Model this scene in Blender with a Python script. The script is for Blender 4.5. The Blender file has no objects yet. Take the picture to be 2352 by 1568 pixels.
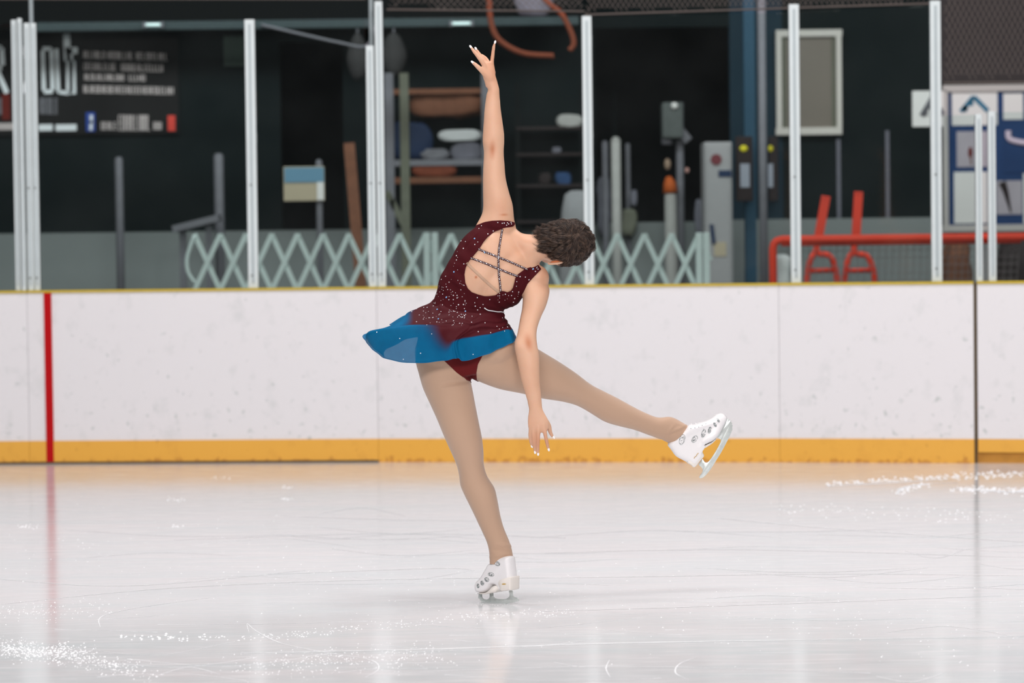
import bpy, bmesh, math, random
import numpy as np
from mathutils import Vector, Matrix
from mathutils.bvhtree import BVHTree
from mathutils import noise as mnoise

random.seed(7); rng = np.random.default_rng(7)
scene = bpy.context.scene
COL = scene.collection

# ------------------------------------------------------------------ camera
F = 6860.0                     # focal length in photo pixels (105 mm on 36 mm, 2352 px wide)
CAM = Vector((0, 0, 1.4))
PITCH, ROLL = math.atan(239 / F), math.radians(0.70)
_f = Vector((0, math.cos(PITCH), -math.sin(PITCH)))
_u0 = Vector((0, math.sin(PITCH), math.cos(PITCH)))
_r0 = Vector((1, 0, 0))
_R = _r0 * math.cos(ROLL) - _u0 * math.sin(ROLL)
_U = _u0 * math.cos(ROLL) + _r0 * math.sin(ROLL)
YS = 11.42                     # distance of the skater
cd = bpy.data.cameras.new('camera'); cam = bpy.data.objects.new('camera', cd); COL.objects.link(cam)
cd.sensor_width = 36; cd.lens = 36 * F / 2352
m = Matrix.Identity(4)
for i in range(3):
    m[i][0] = _R[i]; m[i][1] = _U[i]; m[i][2] = -_f[i]; m[i][3] = CAM[i]
cam.matrix_world = m
cd.clip_end = 200
cd.dof.use_dof = True; cd.dof.focus_distance = YS - 0.05; cd.dof.aperture_fstop = 2.8
scene.camera = cam

def at(x, y, Y):
    """world point seen at photo pixel (x, y) on the plane at distance Y"""
    d = _f + _R * ((x - 1176) / F) - _U * ((y - 784) / F)
    return CAM + d * (Y / d.y)

# ------------------------------------------------------------------ light
scene.view_settings.view_transform = 'Standard'
scene.view_settings.look = 'None'
scene.view_settings.gamma = 1
scene.view_settings.use_curve_mapping = False
scene.view_settings.exposure = -0.13
w = bpy.data.worlds.new('hall'); scene.world = w; w.use_nodes = True
bg = w.node_tree.nodes['Background']; bg.inputs[0].default_value = (0.86, 0.90, 0.95, 1); bg.inputs[1].default_value = 0.14

def area(x, y, z, sx, sy, power, col=(1, 0.955, 0.945), aim=None):
    l = bpy.data.lights.new('area_light', 'AREA'); l.shape = 'RECTANGLE'; l.size = sx; l.size_y = sy
    l.energy = power; l.color = col
    o = bpy.data.objects.new('area_light', l); o.location = (x, y, z); COL.objects.link(o)
    if aim is not None:
        o.rotation_euler = (Vector(aim) - o.location).to_track_quat('-Z', 'Y').to_euler()
    return o
for (x, y, p) in ((-3.6, 14.5, 205), (3.6, 14.5, 205), (0, 10.8, 235), (-5, 7.5, 150), (5, 7.5, 150)):
    area(x, y, 7.0, 3.2, 1.4, p)
area(-2.5, -1.5, 6.0, 4.0, 1.6, 640, aim=(-0.5, 16, 0.6))
area(2.5, -1.5, 6.0, 4.0, 1.6, 640, aim=(0.5, 16, 0.6))

area(0, 21.0, 4.45, 11.0, 0.5, 185, (0.93, 0.97, 1.0), aim=(0, 24.2, 1.4))  # unseen lobby light added to brighten the banner and papers

# ------------------------------------------------------------------ helpers
WP = {}          # world origin of each object
def mk(name, verts, faces, mat=None, parent=None, smooth=False, origin=None):
    v = np.asarray(verts, dtype=float).reshape(-1, 3)
    if origin is None:
        origin = (v.min(0) + v.max(0)) / 2; origin = np.array([origin[0], origin[1], v[:, 2].min()])
    origin = np.asarray(origin, dtype=float)
    me = bpy.data.meshes.new(name)
    me.from_pydata((v - origin).tolist(), [], [list(map(int, f)) for f in faces]); me.update()
    if smooth:
        me.polygons.foreach_set('use_smooth', [True] * len(me.polygons))
    if mat: me.materials.append(mat)
    o = bpy.data.objects.new(name, me); COL.objects.link(o)
    WP[o.name] = origin
    if parent is not None:
        o.parent = parent; o.location = (origin - WP[parent.name]).tolist()
    else:
        o.location = origin.tolist()
    return o
def empty(name, loc, label=None, cat=None, group=None, kind=None):
    o = bpy.data.objects.new(name, None); COL.objects.link(o); o.location = loc
    o.empty_display_size = 0.1
    WP[o.name] = np.array(loc, dtype=float)
    return tag(o, label, cat, group, kind)
def tag(o, label=None, cat=None, group=None, kind=None):
    if label: o['label'] = label
    if cat: o['category'] = cat
    if group: o['group'] = group
    if kind: o['kind'] = kind
    return o

class MB:
    def __init__(s): s.v = []; s.f = []
    def add(s, v, f):
        n = len(s.v); s.v += [tuple(p) for p in v]; s.f += [tuple(i + n for i in q) for q in f]; return s
    def box(s, a, b, bev=0.0):
        """axis-aligned box between corners, bevelled along all edges when bev > 0"""
        x0, y0, z0 = [min(p, q) for p, q in zip(a, b)]; x1, y1, z1 = [max(p, q) for p, q in zip(a, b)]
        return s.frame_box(Vector(((x0+x1)/2, (y0+y1)/2, (z0+z1)/2)), Vector(((x1-x0)/2, 0, 0)), Vector((0, (y1-y0)/2, 0)), Vector((0, 0, (z1-z0)/2)), bev)
    def frame_box(s, c, ax, ay, az, bev=0.0):
        if bev <= 0:
            v = [c + ax*i + ay*j + az*k for i in (-1, 1) for j in (-1, 1) for k in (-1, 1)]
            return s.add(v, [(0,1,3,2),(4,6,7,5),(0,4,5,1),(2,3,7,6),(0,2,6,4),(1,5,7,3)])
        bm = bmesh.new(); r = bmesh.ops.create_cube(bm, size=2)
        for q in bm.verts: q.co = c + ax*q.co.x + ay*q.co.y + az*q.co.z
        bmesh.ops.bevel(bm, geom=list(bm.edges), offset=bev, segments=2, affect='EDGES', profile=0.6)
        bm.verts.index_update()
        s.add([q.co.copy() for q in bm.verts], [[q.index for q in f.verts] for f in bm.faces]); bm.free(); return s
    def bar(s, p, q, w, d=None, bev=0.0, side=Vector((0, 1, 0))):
        p = Vector(p); q = Vector(q); d = w if d is None else d
        ax = (q - p); L = ax.length; ax.normalize(); sx = ax.cross(side)
        if sx.length < 1e-4: sx = ax.cross(Vector((1, 0, 0)))
        sx.normalize(); sy = ax.cross(sx).normalized()
        return s.frame_box((p + q)/2, sx*w/2, sy*d/2, ax*L/2, bev)
    def tube(s, pts, r, n=8, closed=False):
        pts = [Vector(p) for p in pts]; m = len(pts)
        rr = r if hasattr(r, '__len__') else [r]*m
        up = None; base = len(s.v); vs = []; fs = []
        for i, p in enumerate(pts):
            a = pts[(i-1) % m] if (i > 0 or closed) else p; b = pts[(i+1) % m] if (i < m-1 or closed) else p
            t = (b - a).normalized()
            if up is None:
                up = t.orthogonal().normalized()
            up = (up - t*up.dot(t)).normalized(); sd = t.cross(up)
            for k in range(n):
                an = 2*math.pi*k/n; vs.append(p + (up*math.cos(an) + sd*math.sin(an))*rr[i])
        for i in range(m if closed else m-1):
            for k in range(n):
                j = (i+1) % m
                fs.append((i*n+k, i*n+(k+1) % n, j*n+(k+1) % n, j*n+k))
        if not closed:
            fs.append(tuple(reversed(range(n)))); fs.append(tuple((m-1)*n+k for k in range(n)))
        return s.add(vs, fs)
    def ball(s, c, r, nu=16, nv=10, axes=None):
        c = Vector(c); rx, ry, rz = r if hasattr(r, '__len__') else (r, r, r)
        X, Y, Z = axes or (Vector((1,0,0)), Vector((0,1,0)), Vector((0,0,1)))
        vs = [c + Z*rz]; fs = []
        for i in range(1, nv):
            t = math.pi*i/nv
            for k in range(nu):
                a = 2*math.pi*k/nu
                vs.append(c + X*rx*math.sin(t)*math.cos(a) + Y*ry*math.sin(t)*math.sin(a) + Z*rz*math.cos(t))
        vs.append(c - Z*rz); L = len(vs)-1
        for k in range(nu): fs.append((0, 1+k, 1+(k+1) % nu)); fs.append((L, 1+(nv-2)*nu+(k+1) % nu, 1+(nv-2)*nu+k))
        for i in range(nv-2):
            for k in range(nu): a = 1+i*nu; fs.append((a+k, a+nu+k, a+nu+(k+1) % nu, a+(k+1) % nu))
        return s.add(vs, fs)
    def build(s, name, mat, parent=None, smooth=False, origin=None):
        return mk(name, [tuple(p) for p in s.v], s.f, mat, parent, smooth, origin)

def catmull(P, n, closed=False):
    P = np.asarray(P, dtype=float); m = len(P); out = []
    segs = m if closed else m-1
    for i in range(segs):
        if closed: p0, p1, p2, p3 = P[(i-1) % m], P[i], P[(i+1) % m], P[(i+2) % m]
        else: p0, p1, p2, p3 = P[max(i-1, 0)], P[i], P[i+1], P[min(i+2, m-1)]
        for k in range(n):
            t = k/n
            out.append(0.5*((2*p1) + (-p0+p2)*t + (2*p0-5*p1+4*p2-p3)*t*t + (-p0+3*p1-3*p2+p3)*t**3))
    if not closed: out.append(P[-1])
    return np.array(out)

# ------------------------------------------------------------------ materials
def mat(name, col, rough=0.6, metal=0.0, spec=0.18, noise=0.0, nscale=20.0, bump=0.0, bscale=60.0, sub=0.0, coat=0.0, sheen=0.0):
    m = bpy.data.materials.new(name); m.use_nodes = True; nt = m.node_tree; b = nt.nodes['Principled BSDF']
    b.inputs['Base Color'].default_value = (*col, 1); b.inputs['Roughness'].default_value = rough
    b.inputs['Metallic'].default_value = metal; b.inputs['Specular IOR Level'].default_value = spec
    if coat: b.inputs['Coat Weight'].default_value = coat
    if sheen: b.inputs['Sheen Weight'].default_value = sheen
    if sub:
        b.inputs['Subsurface Weight'].default_value = sub; b.inputs['Subsurface Radius'].default_value = (0.02, 0.008, 0.004); b.inputs['Subsurface Scale'].default_value = 0.6
    tc = nt.nodes.new('ShaderNodeTexCoord')
    if noise:
        n = nt.nodes.new('ShaderNodeTexNoise'); n.inputs['Scale'].default_value = nscale; n.inputs['Detail'].default_value = 4
        nt.links.new(tc.outputs['Object'], n.inputs['Vector'])
        r = nt.nodes.new('ShaderNodeMix'); r.data_type = 'RGBA'
        r.inputs['A'].default_value = (*[c*(1-noise) for c in col], 1); r.inputs['B'].default_value = (*[min(1, c*(1+noise)) for c in col], 1)
        nt.links.new(n.outputs['Fac'], r.inputs['Factor']); nt.links.new(r.outputs['Result'], b.inputs['Base Color'])
    if bump:
        n2 = nt.nodes.new('ShaderNodeTexNoise'); n2.inputs['Scale'].default_value = bscale; n2.inputs['Detail'].default_value = 3
        nt.links.new(tc.outputs['Object'], n2.inputs['Vector'])
        bp = nt.nodes.new('ShaderNodeBump'); bp.inputs['Strength'].default_value = bump; bp.inputs['Distance'].default_value = 0.004
        nt.links.new(n2.outputs['Fac'], bp.inputs['Height']); nt.links.new(bp.outputs['Normal'], b.inputs['Normal'])
    return m
def srgb(r, g, b):
    return tuple((c/255/12.92) if c/255 <= 0.04045 else ((c/255+0.055)/1.055)**2.4 for c in (r, g, b))

def ramp(nt, fac, stops):
    r = nt.nodes.new('ShaderNodeValToRGB'); e = r.color_ramp.elements
    e[0].position, e[0].color = stops[0][0], (*stops[0][1], 1); e[1].position, e[1].color = stops[1][0], (*stops[1][1], 1)
    for p, c in stops[2:]:
        q = e.new(p); q.color = (*c, 1)
    nt.links.new(fac, r.inputs['Fac']); return r.outputs['Color']
def mixc(nt, f, a, b, mode='MIX'):
    x = nt.nodes.new('ShaderNodeMix'); x.data_type = 'RGBA'; x.blend_type = mode
    for s, v in (('Factor', f), ('A', a), ('B', b)):
        if hasattr(v, 'is_linked') or hasattr(v, 'links'): nt.links.new(v, x.inputs[s])
        elif s == 'Factor': x.inputs[s].default_value = v
        else: x.inputs[s].default_value = (*v, 1)
    return x.outputs['Result']
def noise_node(nt, vec, scale, detail=4, rough=0.5, sc3=None, loc=None):
    mp = nt.nodes.new('ShaderNodeMapping'); nt.links.new(vec, mp.inputs['Vector'])
    if sc3: mp.inputs['Scale'].default_value = sc3
    if loc: mp.inputs['Location'].default_value = loc
    n = nt.nodes.new('ShaderNodeTexNoise'); n.inputs['Scale'].default_value = scale; n.inputs['Detail'].default_value = detail; n.inputs['Roughness'].default_value = rough
    nt.links.new(mp.outputs['Vector'], n.inputs['Vector']); return n.outputs['Fac']

def ice_material():
    m = bpy.data.materials.new('ice'); m.use_nodes = True; nt = m.node_tree; b = nt.nodes['Principled BSDF']
    g = nt.nodes.new('ShaderNodeNewGeometry').outputs['Position']
    streak = noise_node(nt, g, 1.0, 6, 0.62, (0.55, 5.0, 1))
    fine = noise_node(nt, g, 1.0, 5, 0.65, (4, 26.0, 1), (3, 1, 0))
    cloud = noise_node(nt, g, 0.7, 3)
    base = ramp(nt, streak, [(0.30, (0.63, 0.69, 0.71)), (0.60, (0.75, 0.73, 0.745))])
    fl = ramp(nt, fine, [(0.52, (0, 0, 0)), (0.72, (1, 1, 1))])
    c = mixc(nt, fl, base, (0.86, 0.84, 0.85))
    c2 = mixc(nt, 0.35, c, ramp(nt, cloud, [(0.35, (0.65, 0.71, 0.735)), (0.65, (0.80, 0.775, 0.79))]))
    nt.links.new(c2, b.inputs['Base Color'])
    rr = nt.nodes.new('ShaderNodeMapRange'); nt.links.new(fine, rr.inputs['Value'])
    rr.inputs['From Min'].default_value = 0.3; rr.inputs['From Max'].default_value = 0.7
    rr.inputs['To Min'].default_value = 0.07; rr.inputs['To Max'].default_value = 0.19
    nt.links.new(rr.outputs['Result'], b.inputs['Roughness'])
    b.inputs['IOR'].default_value = 1.31
    b.inputs['Subsurface Weight'].default_value = 0.0
    bp = nt.nodes.new('ShaderNodeBump'); bp.inputs['Strength'].default_value = 0.12; bp.inputs['Distance'].default_value = 0.0015
    nt.links.new(fine, bp.inputs['Height']); nt.links.new(bp.outputs['Normal'], b.inputs['Normal'])
    return m
def board_material(name, col, dirt, amount=0.5, kick=False):
    m = bpy.data.materials.new(name); m.use_nodes = True; nt = m.node_tree; b = nt.nodes['Principled BSDF']
    geo = nt.nodes.new('ShaderNodeNewGeometry').outputs['Position']
    n1 = noise_node(nt, geo, 9, 5, 0.6, (1, 1, 0.8)); n2 = noise_node(nt, geo, 24, 4, 0.55, (1, 1, 0.8), (5, 2, 1)); n3 = noise_node(nt, geo, 1.2, 3)
    sep = nt.nodes.new('ShaderNodeSeparateXYZ'); nt.links.new(geo, sep.inputs[0])
    mr = nt.nodes.new('ShaderNodeMapRange'); nt.links.new(sep.outputs['Z'], mr.inputs['Value'])
    if kick:
        mr.inputs['From Min'].default_value = 0.05; mr.inputs['From Max'].default_value = 0.0; mr.inputs['To Min'].default_value = 0.0; mr.inputs['To Max'].default_value = 0.24
    else:
        mr.inputs['From Min'].default_value = 0.6; mr.inputs['From Max'].default_value = 0.14; mr.inputs['To Min'].default_value = 0.0; mr.inputs['To Max'].default_value = 0.07
    ad = nt.nodes.new('ShaderNodeMath'); ad.operation = 'ADD'; nt.links.new(n2, ad.inputs[0]); nt.links.new(mr.outputs['Result'], ad.inputs[1])
    spots = ramp(nt, ad.outputs[0], [(0.66, (0, 0, 0)), (0.78, (amount,)*3)])
    sm = ramp(nt, n1, [(0.55, (0, 0, 0)), (0.75, (amount*0.35,)*3)])
    c = mixc(nt, sm, col, dirt); c = mixc(nt, spots, c, dirt)
    nt.links.new(c, b.inputs['Base Color']); b.inputs['Roughness'].default_value = 0.42; b.inputs['Specular IOR Level'].default_value = 0.35
    return m
def glass_material():
    m = bpy.data.materials.new('rink_glass'); m.use_nodes = True; nt = m.node_tree; nt.nodes.remove(nt.nodes['Principled BSDF'])
    out = nt.nodes['Material Output']
    tr = nt.nodes.new('ShaderNodeBsdfTransparent'); tr.inputs[0].default_value = (0.90, 0.95, 0.94, 1)
    gl = nt.nodes.new('ShaderNodeBsdfGlossy'); gl.inputs['Roughness'].default_value = 0.04
    df = nt.nodes.new('ShaderNodeBsdfDiffuse'); df.inputs[0].default_value = (0.75, 0.80, 0.80, 1)
    fr = nt.nodes.new('ShaderNodeFresnel'); fr.inputs['IOR'].default_value = 1.36
    geo = nt.nodes.new('ShaderNodeNewGeometry').outputs['Position']
    sm = noise_node(nt, geo, 2.2, 4)                                   # uneven diffuse haze put into the panes
    rr = ramp(nt, sm, [(0.35, (0.0005,)*3), (0.78, (0.006,)*3)])
    m1 = nt.nodes.new('ShaderNodeMixShader'); nt.links.new(rr, m1.inputs[0]); nt.links.new(tr.outputs[0], m1.inputs[1]); nt.links.new(df.outputs[0], m1.inputs[2])
    m2 = nt.nodes.new('ShaderNodeMixShader'); nt.links.new(fr.outputs[0], m2.inputs[0]); nt.links.new(m1.outputs[0], m2.inputs[1]); nt.links.new(gl.outputs[0], m2.inputs[2])
    nt.links.new(m2.outputs[0], out.inputs['Surface'])
    return m

M = {}
M['ice'] = ice_material()
M['board'] = board_material('board_white', (0.82, 0.80, 0.82), (0.38, 0.44, 0.42), 0.62)
M['kick'] = board_material('kick_yellow', srgb(236, 176, 72), srgb(190, 125, 50), 0.7, True)
M['sill'] = mat('sill_brown', srgb(196, 140, 62), 0.5, noise=0.2)
M['cap'] = mat('cap_rail_yellow', srgb(205, 178, 60), 0.5, noise=0.1)
M['red_line'] = mat('red_line', srgb(186, 0, 10), 0.45)
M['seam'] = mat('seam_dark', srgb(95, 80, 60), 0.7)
M['seam_pale'] = mat('seam_pale', srgb(185, 190, 182), 0.7)
M['alu'] = mat('aluminium', (0.66, 0.72, 0.73), 0.45, 0.15, noise=0.08, nscale=8)
M['alu_shade'] = mat('aluminium_groove', (0.42, 0.48, 0.50), 0.5, 0.2)
M['bolt'] = mat('bolt_dark', (0.1, 0.1, 0.1), 0.5)
M['glass'] = glass_material()
M['lobby_wall'] = mat('lobby_wall_dark', srgb(10, 22, 23), 0.8, noise=0.25, nscale=1.5)
M['lobby_blue'] = mat('lobby_wall_blue', srgb(34, 54, 66), 0.8, noise=0.12, nscale=2)
M['lobby_low'] = mat('lobby_wall_grey', srgb(140, 144, 143), 0.8, noise=0.12, nscale=2)
M['lobby_floor'] = mat('rubber_floor', (0.05, 0.05, 0.055), 0.8, noise=0.3, bump=0.3)
M['ceiling'] = mat('ceiling_dark', (0.02, 0.022, 0.024), 0.9, noise=0.2)
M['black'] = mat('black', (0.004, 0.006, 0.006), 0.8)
M['banner'] = mat('banner_black', (0.007, 0.006, 0.006), 0.6)
M['txt'] = mat('banner_text', srgb(205, 192, 190), 0.7)
M['txt_white'] = mat('banner_text_white', srgb(250, 252, 255), 0.7)
M['txt_red'] = mat('banner_red', srgb(235, 80, 68), 0.7)
M['txt_dred'] = mat('banner_dark_red', srgb(110, 30, 20), 0.7)
M['txt_blue'] = mat('banner_blue', srgb(50, 80, 165), 0.7)
M['lattice'] = mat('lattice_paint', srgb(228, 240, 238), 0.5, noise=0.05)
M['steel'] = mat('grey_steel', srgb(120, 118, 124), 0.5, 0.1, noise=0.12)
M['pale_steel'] = mat('pale_steel', srgb(175, 172, 168), 0.5, noise=0.12)
M['cabinet'] = mat('cabinet_grey', srgb(168, 165, 166), 0.6, noise=0.06)
M['olive'] = mat('olive_post', srgb(112, 112, 98), 0.7, noise=0.15)
M['wood'] = mat('brown_wood', srgb(120, 78, 58), 0.7, noise=0.3)
M['orange'] = mat('orange_plastic', srgb(205, 100, 45), 0.6, noise=0.1)
M['rust'] = mat('rust_orange', srgb(122, 62, 42), 0.7, noise=0.2)
M['cloth_grey'] = mat('grey_cloth', srgb(120, 118, 128), 0.9, noise=0.2, bump=0.4, bscale=20)
M['white_plastic'] = mat('white_plastic', srgb(225, 226, 226), 0.5, noise=0.05, bump=0.3, bscale=25)
M['blue_cloth'] = mat('blue_cloth', srgb(55, 80, 120), 0.9, noise=0.2)
M['win_frame'] = mat('window_frame_white', srgb(222, 214, 206), 0.5)
M['win_pane'] = mat('window_pane_taupe', srgb(128, 118, 108), 0.25, noise=0.12, nscale=1.5)
M['box_dark'] = mat('box_dark', srgb(52, 42, 42), 0.6)
M['yellow'] = mat('yellow_cap', srgb(230, 215, 50), 0.5)
M['label_grey'] = mat('label_grey', srgb(165, 168, 180), 0.6)
M['maroon'] = mat('maroon_sticker', srgb(120, 60, 65), 0.6)
M['dark_blue'] = mat('dark_blue', srgb(40, 55, 85), 0.6)
M['notice_blue'] = mat('notice_blue', srgb(38, 66, 112), 0.7, noise=0.2, nscale=3)
M['notice_frame'] = mat('notice_frame', srgb(200, 192, 188), 0.5)
M['paper'] = mat('paper', srgb(238, 233, 230), 0.8)
M['photo'] = mat('photo_paper', srgb(188, 178, 186), 0.6, noise=0.1, nscale=6)
M['mount_blue'] = mat('mountain_blue', srgb(60, 120, 150), 0.6)
M['goal_red'] = mat('goal_red', srgb(250, 78, 56), 0.35, noise=0.05)
M['goal_net'] = mat('goal_net', srgb(150, 140, 140), 0.8)
M['net'] = mat('safety_net', srgb(112, 102, 98), 0.8)
M['skyblue'] = mat('sign_blue', srgb(110, 150, 175), 0.6)
M['beige'] = mat('sign_beige', srgb(190, 175, 150), 0.6)
M['snow'] = mat('snow', (0.93, 0.94, 0.96), 0.6)
M['bag_pale'] = mat('bag_pale', srgb(150, 148, 150), 0.8, noise=0.1, bump=0.3, bscale=15)

# ------------------------------------------------------------------ ice and boards
mb = MB(); mb.add([(-16, -6, 0), (16, -6, 0), (16, 19.15, 0), (-16, 19.15, 0), (-16, -6, -0.1), (16, -6, -0.1), (16, 19.15, -0.1), (-16, 19.15, -0.1)],
                  [(0,1,2,3),(7,6,5,4),(0,4,5,1),(1,5,6,2),(2,6,7,3),(3,7,4,0)])
floor = mb.build('floor', M['ice']); tag(floor, 'white skating ice with skate marks', kind='structure')

far = empty('wall_front', (0, -5.95, 0), 'opposite white rink boards behind the camera', kind='structure')
MB().box((-16, -5.95, 0), (16, -5.85, 0.145)).build('kick_plate', M['kick'], far); MB().box((-16, -5.95, 0.145), (16, -5.86, 1.1)).build('board_panel', M['board'], far)
def ydist(px):    # distance of the boards along the frame
    P = [(-1500, 19.15), (0, 18.95), (867, 18.74), (1790, 18.32), (2240, 18.05), (3600, 17.2)]
    for (a, ya), (b, yb) in zip(P, P[1:]):
        if px <= b: return ya + (yb-ya)*(px-a)/(b-a)
    return P[-1][1]
def bp(px):       # plan point of the board face under photo column px (at board mid height)
    Y = ydist(px); p = at(px, 850, Y); return Vector((p.x, Y, 0))
wall = empty('wall_back', (0, 18.7, 0), 'white rink dasher boards with yellow kick strip', kind='structure')
def panel(name, px0, px1, z0, z1, y0, y1, m, parent, gap=0.003, bev=0.0):
    a, b = bp(px0), bp(px1); d = (b-a).normalized(); n = Vector((-d.y, d.x, 0))
    a = a + d*gap; b = b - d*gap
    c = (a+b)/2 + n*(y0+y1)/2; c.z = (z0+z1)/2
    return MB().frame_box(c, d*(b-a).length/2, n*(y1-y0)/2, Vector((0, 0, (z1-z0)/2)), bev).build(name, m, parent)
seams = [-1500, 65, 867, 1790, 2237]
for a, b in zip(seams, seams[1:]):
    panel('board_panel', a, b, 0.145, 1.085, 0, 0.05, M['board'], wall, 0.0008, 0.0012)
    panel('kick_plate', a, b, -0.02, 0.145, -0.008, 0.05, M['kick'], wall, 0.0008, 0.0012)
    panel('backing_sheet', a, b, -0.02, 1.085, 0.052, 0.09, M['seam_pale'], wall, 0)
    panel('cap_rail', a, b, 1.085, 1.10, -0.012, 0.10, M['cap'], wall, 0.001, 0.004)
for a, b in ((-1500, 65), (65, 867)): panel('base_shadow_strip', a, b, -0.01, 0.013, -0.014, -0.008, M['seam'], wall, 0.001)  # dark strip painted in for the shadow and grime line at the base
panel('seam_gap', 2235, 2243, -0.02, 1.09, 0.02, 0.06, M['seam'], wall, 0)
panel('goal_line_stripe', 104, 121, 0.0, 1.085, -0.011, 0.0, M['red_line'], wall, 0)
gate = empty('door_1', tuple(bp(2290)), 'white rink gate in the boards', kind='structure')
panel('board_panel', 2244, 3600, 0.145, 1.085, 0.012, 0.06, M['board'], gate, 0.002, 0.003)
panel('kick_plate', 2244, 3600, 0.064, 0.145, 0.008, 0.06, M['kick'], gate, 0.002, 0.003)
panel('cap_rail', 2244, 3600, 1.085, 1.10, 0.0, 0.09, M['cap'], gate, 0.002, 0.003)
panel('sill', 2240, 3600, -0.02, 0.06, 0.03, 0.10, M['sill'], gate, 0.0)

# ------------------------------------------------------------------ posts, panes
def post(x0, x1, ytop, name, label, yoff=0.05, ybase=None, group=None):
    """aluminium glass post: x0..x1 = photo columns at its foot"""
    mid = (x0+x1)/2; Y = ydist(mid) + yoff; s = F/Y
    p = at(mid, 655, Y); top = at(mid, ytop, Y).z; wd = (x1-x0)/s
    e = empty(name, (p.x, Y, 1.10), label, 'post', group)
    MB().box((p.x-wd/2, Y-0.02, 1.10), (p.x+wd/2, Y+0.025, top), 0.004).build('shaft', M['alu'], e)
    MB().box((p.x-wd*0.12, Y-0.024, 1.13), (p.x+wd*0.12, Y-0.02, top-0.03)).build('groove', M['alu_shade'], e)
    return e, p.x, wd, top
posts = []
posts.append(post(37, 49, 46, 'glass_post', 'leftmost slim white glass post, first of the cluster of four above the red stripe'))
posts.append(post(51, 61, 42, 'glass_post', 'second slim white glass post from the left edge, tallest of its cluster', 0.02))
posts.append(post(66, 79, 53, 'glass_post', 'third slim white glass post in the left cluster, just right of the dark slit'))
posts.append(post(81, 94, 53, 'glass_post', 'fourth white glass post in the left cluster, beside the banner pane', 0.07))
posts.append(post(571, 594, 45, 'glass_post', 'white aluminium post between the banner pane and the pane with the dark doorway'))
posts.append(post(848, 866, 105, 'glass_post', 'shorter white post of the pair left of the skater'))
posts.append(post(869, 887, 3, 'glass_post', 'taller white post of the pair left of the skater, reaching the frame top'))
posts.append(post(1343, 1365, 37, 'glass_post', 'white aluminium post directly above the skater\'s head'))
posts.append(post(1817, 1840, 10, 'glass_post', 'white post in front of the pale framed window'))
posts.append(post(2140, 2164, 2, 'glass_post', 'tall white post at the left edge of the blue notice board'))
posts.append(post(2242, 2257, 262, 'glass_post', 'left one of the two short white gate posts before the notice board', 0.05))
posts.append(post(2271, 2288, 256, 'glass_post', 'right one of the two short white gate posts before the notice board', 0.05))
for (e, x, wd, top) in posts[2:10]:
    for z in (1.18, 1.75):
        MB().ball((x-wd*0.1, WP[e.name][1]-0.026, z), 0.006, 8, 6).build('bolt', M['bolt'], e)
# net poles behind the posts
for px, ya, yb, lab in ((70, -60, 60, 'thin grey net pole rising behind the left post cluster'), (851, -60, 110, 'thin grey net pole rising behind the short post of the pair left of the skater')):
    p = at(px, ya, ydist(px)+0.13); q = at(px+2, 600, ydist(px)+0.13)
    tag(MB().tube([(p.x, p.y, 1.101), (p.x, p.y, p.z)], 0.014, 10).build('net_pole', M['alu_shade'], None, True), lab, 'pole')

pane_defs = [(-700, 38, 58, 58, 'leftmost clear pane, cut by the frame edge beside the left posts'),
             (94, 572, 48, 48, 'clear rink pane in front of the black banner'),
             (594, 847, 46, 46, 'clear rink pane in front of the dark doorway and small sign'),
             (888, 1343, 40, 38, 'clear rink pane behind the raised arm'),
             (1365, 1818, 38, 30, 'clear rink pane right of the skater\'s head, before the grey cabinet'),
             (1840, 2141, 28, 14, 'clear rink pane in front of the framed window, red sticks behind'),
             (2165, 2241, 266, 264, 'narrow low pane between tall post and gate post'),
             (2289, 2900, 258, 255, 'low gate pane over the notice board at the right frame edge')]
for (x0, x1, yt0, yt1, lab) in pane_defs:
    a = at(x0, 655, ydist(x0)+0.05); b = at(x1, 655, ydist(x1)+0.05)
    za = at(x0, yt0, ydist(x0)+0.05).z; zb = at(x1, yt1, ydist(x1)+0.05).z
    d = (b-a); d.z = 0; d.normalize(); n = Vector((-d.y, d.x, 0))*0.005
    A0 = Vector((a.x+0.002, a.y, 1.101)); B0 = Vector((b.x-0.002, b.y, 1.101)); A1 = Vector((A0.x, a.y, za)); B1 = Vector((B0.x, b.y, zb))
    v = [A0-n, B0-n, B1-n, A1-n, A0+n, B0+n, B1+n, A1+n]
    mk('glass_pane', v, [(0,1,2,3),(7,6,5,4),(0,4,5,1),(1,5,6,2),(2,6,7,3),(3,7,4,0)], M['glass'], gate if x0 > 2200 else wall)

# ------------------------------------------------------------------ lobby shell
YB = 24.0; ZF = 0.14
def P(x, y, Y=YB): return at(x, y, Y)
def tagged(o, label, cat, group=None): return tag(o, label, cat, group)
tag(MB().box((-12, 18.6+0.62, -0.1), (12, 27.5, ZF)).build('floor', M['lobby_floor']), 'dark rubber lobby floor behind the boards', kind='structure')
tag(MB().box((-12, 19.9, 4.6), (12, 27.5, 4.75)).build('ceiling', M['ceiling']), 'dark lobby ceiling', kind='structure')
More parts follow.
